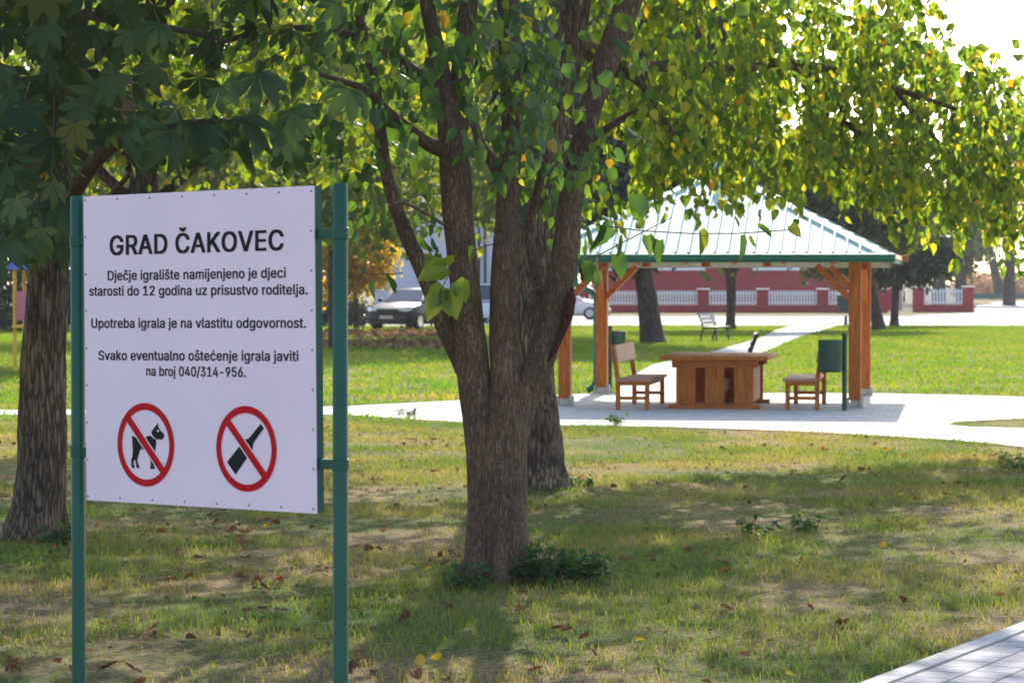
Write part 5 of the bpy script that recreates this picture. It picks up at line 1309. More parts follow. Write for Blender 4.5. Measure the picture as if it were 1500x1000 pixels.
def text_line(body, x0, y0, x1, y1, bold, cap_px, name='lettering'):
    """one printed line; (x0,y0)-(x1,y1) is its baseline in photo pixels"""
    V, Fc, x = [], [], 0.0
    for ch in body:
        adv, v, f = glyph_mesh(ch, bold)
        o = len(V)
        for k, (ox, oy) in enumerate(((-1, -.45), (1, -.45), (-1, .45), (1, .45), (0, 0))):
            o = len(V)
            V += [(p[0] + x + ox * bold, p[1] + oy * bold, p[2] + k * .00004) for p in v]
            Fc += [[o + i for i in q] for q in f]
        x += adv + bold * .9
    co = np.array(V)
    cap = max(p[1] for p in glyph_mesh('D', bold)[1]) + bold * .45
    a, b = pan(x0, y0), pan(x1, y1)
    mid = pan((x0 + x1) / 2, (y0 + y1) / 2 - cap_px)
    h = mid[1] - (a[1] + b[1]) / 2
    xmin, xmax = co[:, 0].min(), co[:, 0].max()
    t = (co[:, 0] - xmin) / (xmax - xmin)
    out = np.zeros_like(co)
    out[:, 0] = a[0] + (b[0] - a[0]) * t
    out[:, 1] = -.0012 - co[:, 2]
    out[:, 2] = a[1] + (b[1] - a[1]) * t + co[:, 1] / cap * h
    me = bpy.data.meshes.new(name)
    me.from_pydata([tuple(p) for p in out], [], Fc)
    me.materials.append(M['ink'])
    me.update()
    return link(bpy.data.objects.new(name, me), panel)


text_line('GRAD ČAKOVEC', 161, 373.5, 416, 366, .022, 29)
text_line('Dječje igralište namijenjeno je djeci', 158, 410.5, 419, 406.5, .019, 14.2)
text_line('starosti do 12 godina uz prisustvo roditelja.', 131, 433, 451, 431, .019, 14.2)
text_line('Upotreba igrala je na vlastitu odgovornost.', 134, 480, 448.5, 480, .019, 14.2)
text_line('Svako eventualno oštećenje igrala javiti', 144.5, 527, 437.5, 528.5, .019, 14.2)
text_line('na broj 040/314-956.', 214.5, 550, 360.5, 552, .019, 14.2)


def circ(c, r, n=56):
    return [(c[0] + r * math.cos(2 * math.pi * i / n), c[1] + r * math.sin(2 * math.pi * i / n)) for i in range(n)]


def crop_pan(pts):
    return [pan(160 + x * .18, 580 + y * .18) for x, y in pts]


def picto(name, xl, xr, yt, yb, slash0, slash1, shapes, holes):
    l, r_ = pan(xl, (yt + yb) / 2), pan(xr, (yt + yb) / 2)
    t_, b_ = pan((xl + xr) / 2, yt), pan((xl + xr) / 2, yb)
    c = ((l[0] + r_[0]) / 2, (t_[1] + b_[1]) / 2)
    rad = ((r_[0] - l[0]) + (t_[1] - b_[1])) / 4
    mb = MB()
    mb.mat(1)
    for s in shapes:
        flat(mb, crop_pan(s), .0010)
    mb.mat(2)
    for s in holes:
        flat(mb, crop_pan(s), .0014)
    d = Vector((math.cos(R(-45)), math.sin(R(-45))))
    nn = Vector((-d.y, d.x))
    ri = rad * .835
    C = Vector(c)

    def bar(hw, L, y):
        flat(mb, [tuple(C + d * L + nn * hw), tuple(C - d * L + nn * hw), tuple(C - d * L - nn * hw), tuple(C + d * L - nn * hw)], y)
    bar(rad * .125, rad * .82, .0016)
    mb.mat(0)
    bar(rad * .095, rad * .86, .0020)
    n = 64
    o, i_ = circ(c, rad, n), circ(c, ri, n)
    mb.add([(u, -.0023, z) for u, z in o + i_], [(i, (i + 1) % n, n + (i + 1) % n, n + i) for i in range(n)])
    return mb.build(name, [M['red_print'], M['ink'], M['white_sheet']], panel)


dog_rear = [(186, 318), (205, 330), (262, 420), (248, 450), (238, 490), (230, 515), (236, 548), (248, 572), (247, 584), (225, 584), (220, 560), (212, 530), (214, 512), (205, 520), (198, 545), (208, 572), (208, 584), (186, 584), (181, 560), (180, 520), (190, 490), (194, 440), (190, 400)]
dog_rear = [(186, 318), (215, 335), (330, 400), (330, 470), (262, 425), (248, 450), (238, 490), (230, 515), (236, 548), (248, 572), (247, 584), (225, 584), (220, 560), (213, 516), (205, 520), (198, 545), (208, 572), (208, 584), (186, 584), (181, 560), (180, 520), (190, 490), (194, 440), (190, 400)]
dog_chest = [(290, 335), (334, 318), (345, 328), (384, 356), (383, 400), (376, 440), (372, 470), (350, 470), (270, 400)]
dog_leg = [(334, 515), (352, 518), (376, 592), (334, 592), (340, 560)]
dog_head = [(345, 306), (348, 286), (362, 262), (385, 235), (396, 214), (401, 236), (406, 262), (420, 280), (446, 305), (450, 322), (442, 340), (432, 354), (412, 350), (388, 352), (366, 334)]
picto('pictogram', 171.3, 257.0, 592, 710, None, None, [dog_rear, dog_chest, dog_leg, dog_head], [[(388, 282), (397, 272), (410, 280), (402, 294)]])
bottle = [(1234, 224), (1260, 262), (1176, 378), (1168, 430), (1118, 510), (1030, 638), (960, 536), (1050, 420), (1108, 350), (1134, 346)]
picto('pictogram', 316.2, 407.0, 596, 718, None, None, [bottle], [])

# ------------------------------------------------------------------ the gazebo
GRZ = R(-9.3)
GC = Vector((3.237, 42.24, 0.012))
gz = thing('gazebo', 'open timber gazebo with orange posts and pale green hipped metal roof', 'gazebo', GC, GRZ)
HP, HE = 2.135, 2.56
for sx in (-1, 1):
    for sy in (-1, 1):
        x, y = sx * HP, sy * HP
        pm_ = MB()
        pm_.box((x, y, .11 + (2.148 - .11) / 2), (.18, .18, 2.038))
        po = pm_.build('post', M['wood_z'], gz, bevel=.008)
        s = MB()
        s.box((x, y, .055), (.13, .13, .11))
        s.box((x + .10, y - .02, .075), (.06, .14, .15))
        s.box((x - .11, y + .02, .07), (.05, .12, .14))
        s.build('post_foot', M['shoe'], po, bevel=.01)
        b = MB()
        b.bar((x - sx * .05, y, 1.56), (x - sx * .56, y, 2.07), .09, .16, up=(0, 1, 0))
        b.build('brace', M['wood_x'], gz, bevel=.006)
        b = MB()
        b.bar((x, y - sy * .05, 1.56), (x, y - sy * .56, 2.07), .13, .09, up=(1, 0, 0))
        b.build('brace', M['wood_y'], gz, bevel=.006)
for sy in (-1, 1):
    b = MB()
    b.box((0, sy * HP, 2.205), (2 * HE + (.52 if sy > 0 else .02), .14, .11))
    b.build('beam', M['wood_x'], gz, bevel=.006)
for sx in (-1, 1):
    b = MB()
    b.box((sx * HP, 0, 2.206), (.136, 2 * HP - .145, .106))
    b.build('beam', M['wood_y'], gz, bevel=.006)
for x in (-.92, -.04, .86):
    b = MB()
    b.box((x, -HP - .02, 2.098), (.10, .34, .095))
    b.build('joist_end', M['wood_y'], gz, bevel=.004)
b = MB()
b.box((0, HE + .0, 2.108), (2 * HE - .1, .03, .10))
b.build('fascia', M['fascia'], gz)
ZE, ZA = 2.235, 3.58
for i in range(4):
    a = R(90 * i)
    m3 = Matrix.Rotation(a, 3, 'Z')
    for tx in ((-1.6, -.8, 0, .8, 1.6) if i % 2 == 0 else (-1.6, -.8, 0, .8, 1.6)):
        r_ = MB()
        zt = ZE - .12 + (ZA - ZE) * (1 - abs(tx) / HE)
        ytop = -abs(tx)
        p0, p1 = m3 @ Vector((tx, -HE + .03, ZE - .075)), m3 @ Vector((tx, min(-.14, ytop - .14), ZE - .075 + (ZA - ZE) * (HE - max(.17, abs(tx) + .17)) / HE))
        r_.bar(p0, p1, .075, .10)
        r_.build('rafter', M['wood_y'] if i % 2 == 0 else M['wood_x'], gz)

# roof: four ribbed metal slopes
def roof_metal():
    m, n, l, b = new_mat('mint_roof_sheet')
    b.inputs['Base Color'].default_value = (0.42, 0.64, 0.58, 1)
    b.inputs['Roughness'].default_value = 0.52
    b.inputs['Specular IOR Level'].default_value = 0.42
    b.inputs['Coat Roughness'].default_value = 0.3
    tc = n.new('ShaderNodeTexCoord')
    no = n.new('ShaderNodeTexNoise')
    no.inputs['Scale'].default_value = 3
    no.inputs['Detail'].default_value = 6
    l.new(tc.outputs['Object'], no.inputs['Vector'])
    r = ramp(n, [(0.3, (0.34, 0.53, 0.48)), (0.7, (0.41, 0.60, 0.55))])
    l.new(no.outputs['Fac'], r.inputs['Fac'])
    l.new(r.outputs['Color'], b.inputs['Base Color'])
    return m


M['roof_sheet'] = roof_metal()
HEX = HE + .06
slope_v = (ZA - ZE) / HEX
for i in range(4):
    m3 = Matrix.Rotation(R(90 * i), 3, 'Z')
    mb = MB()
    pitch, rib, hgt = .19, .05, .032
    xs = [-HEX]
    prof = [(-HEX, 0)]
    x = -HEX + .06
    while x < HEX - .06:
        prof += [(x, 0), (x + .012, hgt), (x + rib - .012, hgt), (x + rib, 0)]
        x += pitch
    prof.append((HEX, 0))
    nrm = Vector((0, -slope_v, 1)).normalized()
    top, bot, mid_ = [], [], []
    for (x, h) in prof:
        yt = -max(abs(x) - .0, .001)
        e = Vector((x, -HEX, ZE)) + nrm * h
        t_ = Vector((x, yt, ZE + slope_v * (HEX + yt)))
        ym = max(yt - .12, -HEX)
        mid_.append(m3 @ (Vector((x, ym, ZE + slope_v * (HEX + ym))) + nrm * h))
        bot.append(m3 @ e)
        top.append(m3 @ t_)
    n = len(prof)
    mb.add(bot + mid_ + top, [(q * n + j, q * n + j + 1, q * n + n + j + 1, q * n + n + j) for q in (0, 1) for j in range(n - 1)])
    o = mb.build('roof_slope', M['roof_sheet'], gz)
    sol = o.modifiers.new('thick', 'SOLIDIFY')
    sol.thickness = .004
    # hip cap
    hc = MB()
    p0, p1 = m3 @ Vector((-HEX, -HEX, ZE + .010)), Vector((0, 0, ZA + .010))
    dv = (p1 - p0).normalized()
    sd = dv.cross(Vector((0, 0, 1))).normalized()
    w_ = .11
    dn = Vector((0, 0, -.036))
    vs = [p0 + sd * w_ + dn, p0, p0 - sd * w_ + dn, p1 + sd * w_ * .2 + dn, p1, p1 - sd * w_ * .2 + dn]
    p1b = p1
    vs = [p0 + sd * w_ + dn, p0, p0 - sd * w_ + dn, p1b + sd * w_ + dn, p1b, p1b - sd * w_ + dn]
    hc.add(vs, [(0, 1, 4, 3), (1, 2, 5, 4)])
    h_ = hc.build('hip_cap', M['roof_sheet'], gz)
    h_.modifiers.new('thick', 'SOLIDIFY').thickness = .006
    # gutter along the eave, open half round profile and a fascia strip
    g_ = MB()
    for (y0, z0, ww, hh) in ((-HEX - .055, ZE - .045, .11, .09), (-HEX - .045, ZE - .108, .07, .034)):
        L = HEX + abs(-HEX - y0)
        a_ = [Vector((-L + ww / 2, y0 - ww / 2, z0)), Vector((L - ww / 2, y0 - ww / 2, z0))]
        g_.box((0, 0, 0), (0, 0, 0)) if False else None
        c_ = m3 @ Vector((0, y0, z0))
        g_.box(c_, (2 * HEX + (.21 if i % 2 == 0 else -.006), ww, hh), m3)
    g_.build('gutter', M['gutter'], gz, bevel=.015)
fin = MB()
fin.tube([(0, 0, ZA - .02), (0, 0, ZA + .09), (0, 0, ZA + .12)], [.16, .11, .02], 4)
fin.build('roof_cap', M['roof_sheet'], gz)
dp = MB()
iR = Matrix.Rotation(-GRZ, 3, 'Z')
DP = [Vector(p) - GC for p in ((1.05, 45.25, 2.12), (1.05, 45.25, 1.86), (1.10, 45.2, 1.78), (1.28, 45.0, 1.70), (1.36, 44.92, 1.62), (1.385, 44.9, 1.50), (1.385, 44.9, .35), (1.38, 44.88, .22), (1.33, 44.86, .12), (1.24, 44.84, .06))]
pp, rr_ = catmull([iR @ p for p in DP], [.052] * len(DP), 5)
dp.tube(pp, rr_, 14)
dp.build('downpipe', M['gutter'], gz, smooth=True)

# ------------------------------------------------------------------ table and benches in the gazebo
tt = thing('picnic_table', 'heavy orange timber table on plank pedestals under the gazebo roof', 'table', (3.09, 40.42, .012), GRZ)
mb = MB()
for k in range(6):
    mb.box((-.65 + k * .26, 0, .73), (.254, 2.4, .055))
mb.build('tabletop', M['wood_y'], tt, bevel=.006)
for sy in (-1, 1):
    mb = MB()
    mb.box((0, sy * .98, .645), (1.24, .12, .11))
    mb.build('apron', M['wood_x'], tt, bevel=.005)
    for x in (-.42, 0, .42):
        mb = MB()
        mb.box((x, sy * .98, .325), (.28, .09, .53))
        mb.build('plank_leg', M['wood_z'], tt, bevel=.006)
    mb = MB()
    mb.box((0, sy * .98, .03), (1.32, .16, .06))
    mb.build('foot_beam', M['wood_x'], tt, bevel=.008)
for sx in (-1, 1):
    mb = MB()
    mb.box((sx * .5, 0, .33), (.06, 1.5, .5))
    mb.build('side_panel', M['wood_dark'], tt, bevel=.004)
mb = MB()
mb.box((.12, -.55, .34), (.1, .76, .18))
mb.build('stretcher', M['bench_wood'], tt)  # added; pale wood stands for the bright sunlit gap between the planks


def make_bench(label, loc, flip):
    """long timber bench with a backrest, running along y; sits facing +x (flip: -x)"""
    t = thing('bench', label, 'bench', loc, GRZ, 'timber benches at the gazebo table')
    s = -1 if flip else 1
    for y in (-1.0, 1.0):
        b = MB()
        b.tube([(0, 0, 0)], 0.01) if False else None
        b.box((s * .20, y, .2025), (.065, .065, .405))
        b.build('leg', M['wood_z'], t, bevel=.004)
        b = MB()
        b.box((-s * .22, y, .2125), (.065, .065, .425))
        b.bar((-s * .218, y, .42), (-s * .30, y, .93), .065, .05, up=(0, 1, 0))
        b.build('leg', M['wood_z'], t, bevel=.004)
        b = MB()
        b.box((-s * .01, y, .17), (.355, .04, .05))
        b.build('stretcher', M['wood_x'], t, bevel=.003)
    b = MB()
    b.box((-s * .01, -1.0, .38), (.355, .05, .06))
    b.box((-s * .01, 1.0, .38), (.355, .05, .06))
    b.box((s * .2, 0, .38), (.04, 1.93, .06))
    b.build('seat_rail', M['wood_y'], t)
    b = MB()
    for k in range(3):
        b.box((s * (-.14 + k * .165), 0, .4275), (.16, 2.16, .042))
    b.build('seat', M['bench_wood'], t, bevel=.006)
    b = MB()
    ang = math.atan2(.08, .51)
    rt = Matrix.Rotation(-s * ang, 3, 'Y')
    z0 = .80
    xx = -s * (.218 + (z0 - .42) / .51 * .082) + s * .04
    for y in (-.543, .543):
        b.box((xx, y, z0), (.03, 1.07, .26), rt)
    b.build('backrest', M['bench_wood'], t, bevel=.005)
    return t


def mid_x(pn, pf):
    a, b = gp(*pn), gp(*pf)
    return (a + b) / 2


lb = (Vector(((927 - 750) / F * 39.0, 39.0, 0)) + Vector(((951.5 - 750) / F * 41.0, 41.0, 0))) / 2
rb = (Vector(((1175 - 750) / F * 39.0, 39.0, 0)) + Vector(((1185.5 - 750) / F * 41.0, 41.0, 0))) / 2
make_bench('timber bench left of the gazebo table, its pinkish backrest towards the left', (lb.x, lb.y, .012), False)
make_bench('timber bench right of the gazebo table, partly behind the green litter bin', (rb.x, rb.y, .012), True)


# ------------------------------------------------------------------ litter bins
def make_bin(label, loc, off, rz=0.0):
    t = thing('litter_bin', label, 'litter bin', loc, rz, 'green litter bins at the gazebo')
    b = MB()
    b.tube([(0, 0, -.05), (0, 0, 1.06), (0, 0, 1.085), (0, 0, 1.10)], [.036, .036, .045, .03], 18)
    b.build('pole', M['bin_green'], t, smooth=True).modifiers.new('split', 'EDGE_SPLIT').split_angle = R(35)
    ox, oy = off
    prof = [(.155, .55), (.163, .555), (.168, .60), (.170, .97), (.176, .985), (.176, 1.005), (.166, 1.01), (.160, 1.0), (.156, .9), (.150, .58), (.02, .57)]
    V, Fc, sg = [], [], 28
    for r, z in prof:
        for k in range(sg):
            a = 2 * math.pi * k / sg
            V.append((ox + r * math.cos(a), oy + r * math.sin(a) * .85, z))
    for i in range(len(prof) - 1):
        for k in range(sg):
            Fc.append((i * sg + k, i * sg + (k + 1) % sg, (i + 1) * sg + (k + 1) % sg, (i + 1) * sg + k))
    Fc.append(list(range(sg)))
    b = MB()
    b.add(V, Fc)
    bk = b.build('bucket', M['bin_green'], t, smooth=True)
    bk.modifiers.new('split', 'EDGE_SPLIT').split_angle = R(50)
    b = MB()
    for z in (.68, .93):
        b.bar((0, 0, z), (ox * .35, oy * .35, z), .03, .02)
    b.build('bracket', M['iron'], t)
    return t


b1 = gp(1237, 602.5)
make_bin('green litter bin on a pole before the right gazebo post', (b1.x, b1.y, .012), (-.215, -.10))
b2 = at(893.5, 576, 45.6)
make_bin('green litter bin mostly hidden behind the left rear gazebo post', (b2.x, b2.y, 0.012), (.10, .17))


# ------------------------------------------------------------------ park benches
def make_park_bench(label, loc, rz, length=1.6):
    """iron ends, slats; runs along y, faces +x"""
    t = thing('park_bench', label, 'park bench', loc, rz, 'iron park benches along the paths')
    for y in (-length / 2 + .15, length / 2 - .15):
        b = MB()
        b.bar((-.28, y, 0), (-.17, y, .42), .05, .05)
        b.bar((-.17, y, .42), (-.34, y, .86), .05, .045)
        b.bar((.26, y, 0), (.22, y, .40), .05, .05)
        b.bar((-.19, y, .395), (.26, y, .415), .05, .05)
        b.build('end_frame', M['iron'], t)
    b = MB()
    for k in range(4):
        b.box((-.10 + k * .105, 0, .445), (.085, length, .03))
    b.build('seat', M['grey_slat'], t)
    b = MB()
    rt = Matrix.Rotation(-R(20), 3, 'Y')
    for z0 in (.58, .70, .82):
        b.box((-.17 - (z0 - .42) * .386 + .035, 0, z0), (.025, length, .095), rt)
    b.build('backrest', M['grey_slat'], t)
    return t


pb = gp(1049, 500)
make_park_bench('iron park bench with pale slats on the lawn beside the footpath', (pb.x, pb.y + .5, 0), R(-21), 1.6)
pb = at(1083, 470, 51.5)
make_park_bench('iron park bench seen from its end just behind the gazebo table', (pb.x, 51.5, 0.01), R(180 - 7))
make_park_bench('iron park bench at the right edge, only its corner in view', (at(1496, 548, 31).x + .84, 31.9, .012), R(-2), 1.6)

# ------------------------------------------------------------------ fence, houses, street
WD = 161.0
fx = lambda px, d: (px - 750) / F * d
fence = thing('picket_fence', 'red pillared garden fence with white picket panels along the street', 'fence', (0, WD, 0))


def pillar(x, y, h, parent, wd=.62):
    b = MB()
    b.box((x, y, h / 2 - .05), (wd, .5, h + .1))
    p = b.build('pillar', M['red_plinth'], parent, bevel=.02)
    c = MB()
    c.box((x, y, h + .035), (wd + .12, .62, .07))
    c.build('cap', M['white_trim'], p, bevel=.015)


def pick(x0, x1, y, parent, z0=.46, z1=1.30):
    b = MB()
    b.box(((x0 + x1) / 2, y, .2), (x1 - x0, .36, .5))
    b.build('plinth', M['red_plinth'], parent)
    b = MB()
    n = max(3, int((x1 - x0) / .17))
    for k in range(n):
        x = x0 + (x1 - x0) * (k + .5) / n
        b.box((x, y, (z0 + z1) / 2), (.105, .03, z1 - z0))
    for z in (z0 + .12, z1 - .15):
        b.box(((x0 + x1) / 2, y + .04, z), (x1 - x0 - .02, .04, .08))
    b.build('picket_panel', M['white_picket'], parent)


pp_ = [(p - 750) / F * WD for p in (855, 942.5, 1030, 1117, 1205, 1292)]
for i, x in enumerate(pp_):
    pillar(x, 0, 1.36, fence)
    if i:
        pick(pp_[i - 1] + .31, x - .31, 0, fence)
fence2 = thing('picket_fence', 'short stretch of white picket fence between two red pillars, right of the driveway gate', 'fence', (0, 163, 0))
xa, xb = fx(1345, 163), fx(1418, 163)
pillar(xa, 0, 1.45, fence2)
pillar(xb, 0, 1.5, fence2, .6)
pick(xa + .31, xb - .3, 0, fence2, .48, 1.40)
gate = thing('metal_gate', 'white barred driveway gate between the red fence pillars', 'gate', (0, 162, 0))
x0, x1 = fx(1306, 162), fx(1337, 162)
b = MB()
for k in range(9):
    b.box((x0 + (x1 - x0) * (k + .5) / 9, 0, .7), (.04, .03, 1.2))
b.build('bars', M['white_picket'], gate)
b = MB()
for z in (.12, 1.28):
    b.box(((x0 + x1) / 2, 0.04, z), (x1 - x0, .04, .06))
b.build('gate_frame', M['white_picket'], gate)


def house(name, label, x0, x1, y, depth, h, wallm, roof_h, windows, ridge='x', over=.4):
    cx = (x0 + x1) / 2
    t = thing(name, label, 'house', (cx, y, 0))
    W = x1 - x0
    b = MB()
    b.box((0, depth / 2, h / 2 - .1), (W, depth, h + .2))
    if ridge == 'y':
        b.add([(-W / 2, 0, h), (W / 2, 0, h), (0, 0, h + roof_h), (-W / 2, depth, h), (W / 2, depth, h), (0, depth, h + roof_h)], [(0, 1, 2), (5, 4, 3)])
    b.build('wall', wallm, t)
    b = MB()
    o = over
    if ridge == 'x':
        p = [(-W / 2 - o, -o, h - .1), (W / 2 + o, -o, h - .1), (W / 2 + o, depth / 2, h + roof_h), (-W / 2 - o, depth / 2, h + roof_h), (-W / 2 - o, depth + o, h - .1), (W / 2 + o, depth + o, h - .1)]
        b.add(p, [(0, 1, 2, 3), (3, 2, 5, 4)])
    else:
        k = roof_h / (W / 2)
        p = [(-W / 2 - o, -o, h - k * o + .02), (0, -o, h + roof_h + .02), (0, depth + o, h + roof_h + .02), (-W / 2 - o, depth + o, h - k * o + .02), (W / 2 + o, -o, h - k * o + .02), (W / 2 + o, depth + o, h - k * o + .02)]
        b.add(p, [(0, 1, 2, 3), (1, 4, 5, 2)])
    r_ = b.build('roof', M['roof_tile'], t)
    r_.modifiers.new('thick', 'SOLIDIFY').thickness = .15
    for (wx, wz, ww, wh) in windows:
        f = MB()
        x = wx - cx
        for (bx, bz, sx_, sz_) in ((x, wz - wh / 2 + .05, ww, .1), (x, wz + wh / 2 - .05, ww, .1), (x - ww / 2 + .05, wz, .1, wh - .2), (x + ww / 2 - .05, wz, .1, wh - .2), (x, wz, .07, wh - .2)):
            f.box((bx, -.03, bz), (sx_, .1, sz_))
        w_ = f.build('window', M['white_trim'], t)
        g = MB()
        g.box((x, -.012, wz), (ww - .2, .02, wh - .2))
        g.build('pane', M['glass'], w_)
        s = MB()
        s.box((x, -.1, wz - wh / 2 - .05), (ww + .2, .24, .1))
        s.build('sill', M['white_trim'], w_)
    return t


HD = 176.0
house('house', 'long red house behind the picket fence, seen through the gazebo', fx(872, HD), fx(1322, HD), HD, 9, 4.6, M['red_wall'], 2.6,
      [(fx(p, HD), 3.35, 3.2, 1.4) for p in (995, 1140, 1270)] + [(fx(905, HD), 3.35, 1.6, 1.4)])
LD = 128.0
lil = house('building', 'pale lilac building behind the dark parked car', fx(548, LD), fx(700, LD), LD, 11, 5.25, M['lilac_wall'], 1.7, [(fx(585, LD), 3.9, 1.0, 1.2)])
lb_ = MB()
lil2 = house('building', 'taller pale lilac gable block right of the dark parked car', fx(704, LD), fx(838, LD), LD - 1.2, 12, 7.0, M['lilac_wall'], 2.0, [(fx(770, LD), 3.0, 1.1, 1.3)], ridge='y')
lil['category'] = lil2['category'] = 'building'
b = MB()
b.tube([(fx(711, LD) - lil2.location.x, -.09, .05), (fx(711, LD) - lil2.location.x, -.09, 6.8)], .06, 10)
b.build('drainpipe', M['iron'], lil2)

low = thing('mesh_fence', 'low dark green fence before the maize field at the right edge', 'fence', (fx(1500, 288), 288, 0))
for k in range(12):
    b = MB()
    b.box((-6 + k * 2.2, 0, .3), (.1, .1, .7))
    b.build('post', M['fence_green'], low)
b = MB()
b.box((6, .08, .25), (26, .04, .6))
b.build('mesh_panel', M['fence_green'], low)
fo = Foliage()
n = 16000
xx = rng.uniform(fx(1405, 310), fx(1405, 310) + 34, n)
yy = rng.uniform(305, 318, n)
zz = rng.uniform(.0, 2.5, n)
fo.add(np.stack([xx, yy, zz], 1), np.stack([rng.normal(0, .5, n), rng.normal(0, .5, n), rng.normal(.6, .6, n)], 1), .55, 'needle')
tag(fo.build('maize_field', M['corn'], None), 'dry brown maize standing beyond the low green fence', 'maize', kind='stuff')

# bollard by the road, bin beyond the fence post
bo = thing('bollard', 'thin dark green bollard at the end of the footpath', 'bollard', gp(1239, 476))
b = MB()
b.tube([(0, 0, -.05), (0, 0, .36), (0, 0, .40)], [.07, .07, .04], 12)
b.build('shaft', M['bin_green'], bo, smooth=True)
b = MB()
b.tube([(0, 0, -.01), (0, 0, .03)], .12, 12)
b.build('base_plate', M['iron'], bo)
wb = thing('wheelie_bin', 'dark upright bin before the picket fence, left of the gazebo post', 'bin', (fx(1235, 157), 157, 0))
b = MB()
b.add([(-.26, -.28, .08), (.26, -.28, .08), (.26, .28, .08), (-.26, .28, .08), (-.32, -.35, 1.0), (.32, -.35, 1.0), (.32, .35, 1.0), (-.32, .35, 1.0)],
      [(0, 1, 2, 3), (4, 5, 6, 7), (0, 1, 5, 4), (1, 2, 6, 5), (2, 3, 7, 6), (3, 0, 4, 7)])
b.build('body', M['bin_dark'], wb, bevel=.03)
b = MB()
b.box((0, 0, 1.04), (.7, .76, .07))
b.build('lid', M['bin_dark'], wb, bevel=.03)
for s in (-1, 1):
    b = MB()
    b.tube([(s * .22, .3, .1), (s * .27, .3, .1)], .1, 14)
    b.build('wheel', M['tyre'], wb)

# playground frame far left
pg = thing('play_tower', 'yellow play tower with pink panels at the left edge', 'play equipment', (at(22, 540, 56).x, 56, 0))
for x in (0, .8):
    for y in (0, 1.1):
        b = MB()
        b.tube([(x, y, -.05), (x, y, 2.2)], .04, 12)
        b.build('post', M['yellow_paint'], pg)
b = MB()
b.box((.4, .55, .92), (.9, 1.3, .06))
b.build('platform', M['yellow_paint'], pg, bevel=.01)
for (c, s) in (((.4, -.05, 1.35), (.72, .03, .6)), ((.4, 1.15, 1.35), (.72, .03, .6)), ((.85, .55, 1.35), (.03, 1.0, .6))):
    b = MB()
    b.box(c, s)
    b.build('panel', M['pink_paint'], pg, bevel=.008)
b = MB()
b.add([(-.2, -.2, 2.1), (1.0, -.2, 2.1), (1.0, 1.3, 2.1), (-.2, 1.3, 2.1), (.4, .55, 2.6)], [(0, 1, 4), (1, 2, 4), (2, 3, 4), (3, 0, 4), (3, 2, 1, 0)])
b.build('roof', M['blue_paint'], pg)
b = MB()
b.bar((.6, 1.3, .9), (.6, 2.4, .1), .04, .5)
b.build('slide', M['yellow_paint'], pg)


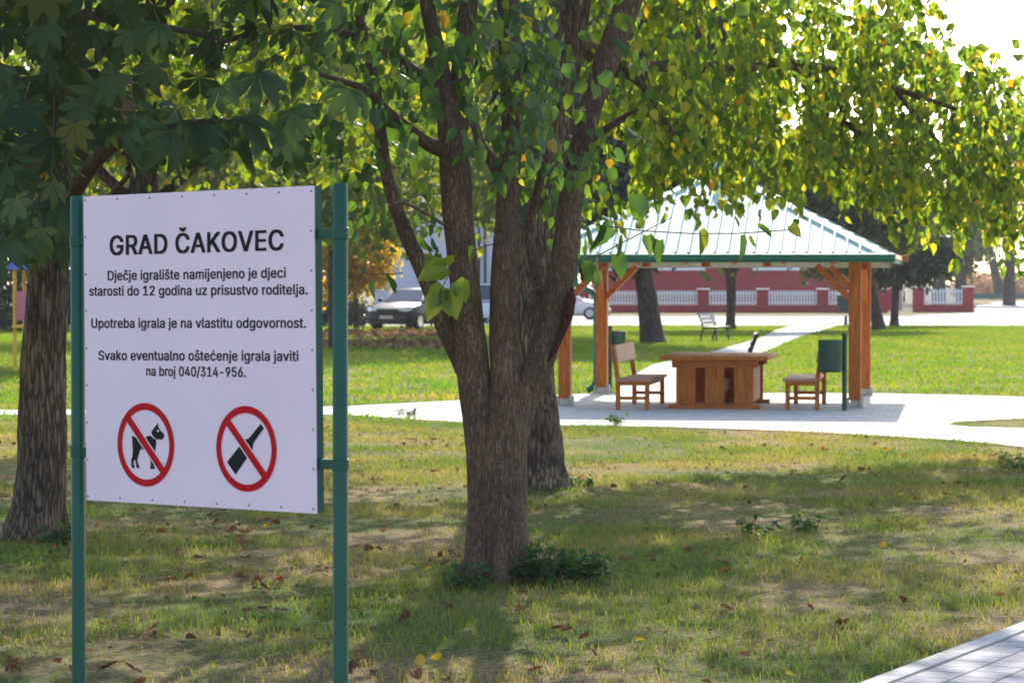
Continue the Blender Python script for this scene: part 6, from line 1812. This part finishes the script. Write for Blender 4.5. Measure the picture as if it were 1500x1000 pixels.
# ------------------------------------------------------------------ cars
def make_car(label, loc, rz, paint, van=False):
    """front points to -y"""
    t = thing('parked_car', label, 'car', loc, rz, 'cars parked by the street')
    Lh = 2.1
    # stations along the car: y, half width, bottom, shoulder
    st = [(-2.10, .60, .38, .62), (-2.04, .74, .26, .70), (-1.85, .84, .22, .78), (-1.4, .87, .20, .88), (-.95, .88, .20, .96), (0, .88, .20, .99), (1.0, .88, .20, 1.0), (1.6, .86, .22, 1.0), (1.95, .80, .28, .96), (2.08, .66, .4, .85)]
    V, Fc = [], []
    ring = lambda y, w_, b0, s0: [(-w_ * .8, y, b0), (-w_ * .97, y, b0 + .10), (-w_, y, b0 + (s0 - b0) * .55), (-w_ * .96, y, s0 - .06), (-w_ * .84, y, s0), (0, y, s0 + .03), (w_ * .84, y, s0), (w_ * .96, y, s0 - .06), (w_, y, b0 + (s0 - b0) * .55), (w_ * .97, y, b0 + .10), (w_ * .8, y, b0)]
    for q in st:
        V += ring(*q)
    k = 11
    for i in range(len(st) - 1):
        for j in range(k):
            Fc.append((i * k + j, i * k + (j + 1) % k, (i + 1) * k + (j + 1) % k, (i + 1) * k + j))
    Fc.append(list(range(k)))
    Fc.append([(len(st) - 1) * k + j for j in range(k)][::-1])
    b = MB()
    b.add(V, Fc)
    zr = 1.75 if van else 1.44
    # cabin: belt ring and roof ring
    yb0, yb1, yr0, yr1 = (-1.0, 1.95, -.25, 1.6) if not van else (-1.25, 2.02, -.7, 1.95)
    belt = [(-.80, yb0, .97), (.80, yb0, .97), (.82, yb1, .98), (-.82, yb1, .98)]
    roof = [(-.60, yr0, zr - .03), (.60, yr0, zr - .03), (.62, yr1, zr - .05), (-.62, yr1, zr - .05)]
    b.add(belt + roof + [(0, (yr0 + yr1) / 2, zr + .02)], [(0, 1, 5, 4), (1, 2, 6, 5), (2, 3, 7, 6), (3, 0, 4, 7), (4, 5, 8), (5, 6, 8), (6, 7, 8), (7, 4, 8)])
    body = b.build('body', paint, t, smooth=True, bevel=.02)
    body.modifiers.new('split', 'EDGE_SPLIT').split_angle = R(38)

    def quad(name, pts, inset, mat, lift):
        P = [Vector(p) for p in pts]
        c = sum(P, Vector()) / 4
        nrm = (P[1] - P[0]).cross(P[3] - P[0]).normalized()
        if nrm.dot(c - Vector((0, .3, .8))) < 0: nrm = -nrm
        P = [c + (p - c) * inset + nrm * lift for p in P]
        m_ = MB()
        m_.add(P + [p - nrm * .02 for p in P], [(0, 1, 2, 3), (0, 1, 5, 4), (1, 2, 6, 5), (2, 3, 7, 6), (3, 0, 4, 7)])
        return m_.build(name, mat, t)
    quad('windscreen', [belt[0], belt[1], roof[1], roof[0]], .90, M['glass'], .008)
    quad('rear_window', [belt[2], belt[3], roof[3], roof[2]], .85, M['glass'], .008)
    for s in (0, 1):
        P0, P1 = (Vector(belt[1 if s else 0]), Vector(roof[1 if s else 0]))
        Q0, Q1 = (Vector(belt[2 if s else 3]), Vector(roof[2 if s else 3]))
        for (a, c) in ((.04, .5), (.52, .93)):
            quad('side_window', [P0.lerp(Q0, a), P0.lerp(Q0, c), P1.lerp(Q1, c), P1.lerp(Q1, a)], .88, M['glass'], .008)
        sx = 1 if s else -1
        m_ = MB()
        m_.box((sx * .93, -.78, 1.03), (.14, .12, .12))
        m_.build('mirror', paint, t, bevel=.03)
        m_ = MB()
        m_.add([(sx * .42, -2.085, .66), (sx * .70, -2.05, .64), (sx * .84, -1.86, .70), (sx * .80, -1.86, .80), (sx * .66, -1.97, .79), (sx * .42, -2.06, .76)], [(0, 1, 2, 3, 4, 5)])
        h = m_.build('headlight', M['lamp_glass'], t)
        so_ = h.modifiers.new('thick', 'SOLIDIFY')
        so_.thickness = .05
        so_.offset = 0
        for y in (-1.33, 1.30):
            m_ = MB()
            m_.tube([(sx * .66, y, .31), (sx * .70, y, .31), (sx * .86, y, .31), (sx * .885, y, .31)], [.26, .31, .31, .27], 24)
            wh = m_.build('wheel', M['tyre'], t)
            m_ = MB()
            m_.tube([(sx * .88, y, .31), (sx * .893, y, .31), (sx * .885, y, .31)], [.2, .19, .05], 20)
            m_.build('rim', M['rim'], wh)
    m_ = MB()
    m_.box((0, -2.09, .43), (1.36, .16, .22))
    m_.box((0, -2.03, .27), (1.4, .2, .12))
    m_.build('bumper', M['black_plastic'] if not van else paint, t, bevel=.04)
    m_ = MB()
    m_.box((0, -2.105, .68), (.8, .06, .12))
    m_.build('grille', M['black_plastic'], t, bevel=.01)
    m_ = MB()
    m_.box((0, -2.178, .46), (.5, .02, .11))
    m_.build('licence_plate', M['plate'], t)
    return t


c = gp(583, 484)
car = make_car('dark blue parked car facing the lawn, left of the tree stems', (c.x + .55, c.y + 1.8, .004), R(-24), M['car_dark'])
car.scale = (1.1, 1.1, 1.1)
c = gp(712, 474)
make_car('white parked van seen in the gap between the tree stems', (c.x + .1, 124, .004), R(-20), M['car_white'], van=True)
c = gp(832, 467)
make_car('white parked car just left of the gazebo downpipe', (fx(828, 133), 133, .004), R(80), M['car_white'])

# ------------------------------------------------------------------ air
hz = MB()
hz.box((0, 190, 12), (760, 420, 26.2))
m = bpy.data.materials.new('hazy_air')
m.use_nodes = True
m.node_tree.nodes.clear()
v = m.node_tree.nodes.new('ShaderNodeVolumePrincipled')
v.inputs['Color'].default_value = (0.9, 0.93, 1.0, 1)
v.inputs['Density'].default_value = 0.00022
v.inputs['Anisotropy'].default_value = 0.25
mo = m.node_tree.nodes.new('ShaderNodeOutputMaterial')
m.node_tree.links.new(v.outputs[0], mo.inputs['Volume'])
tag(hz.build('haze', m), 'thin pale haze over the park', 'haze', kind='stuff')
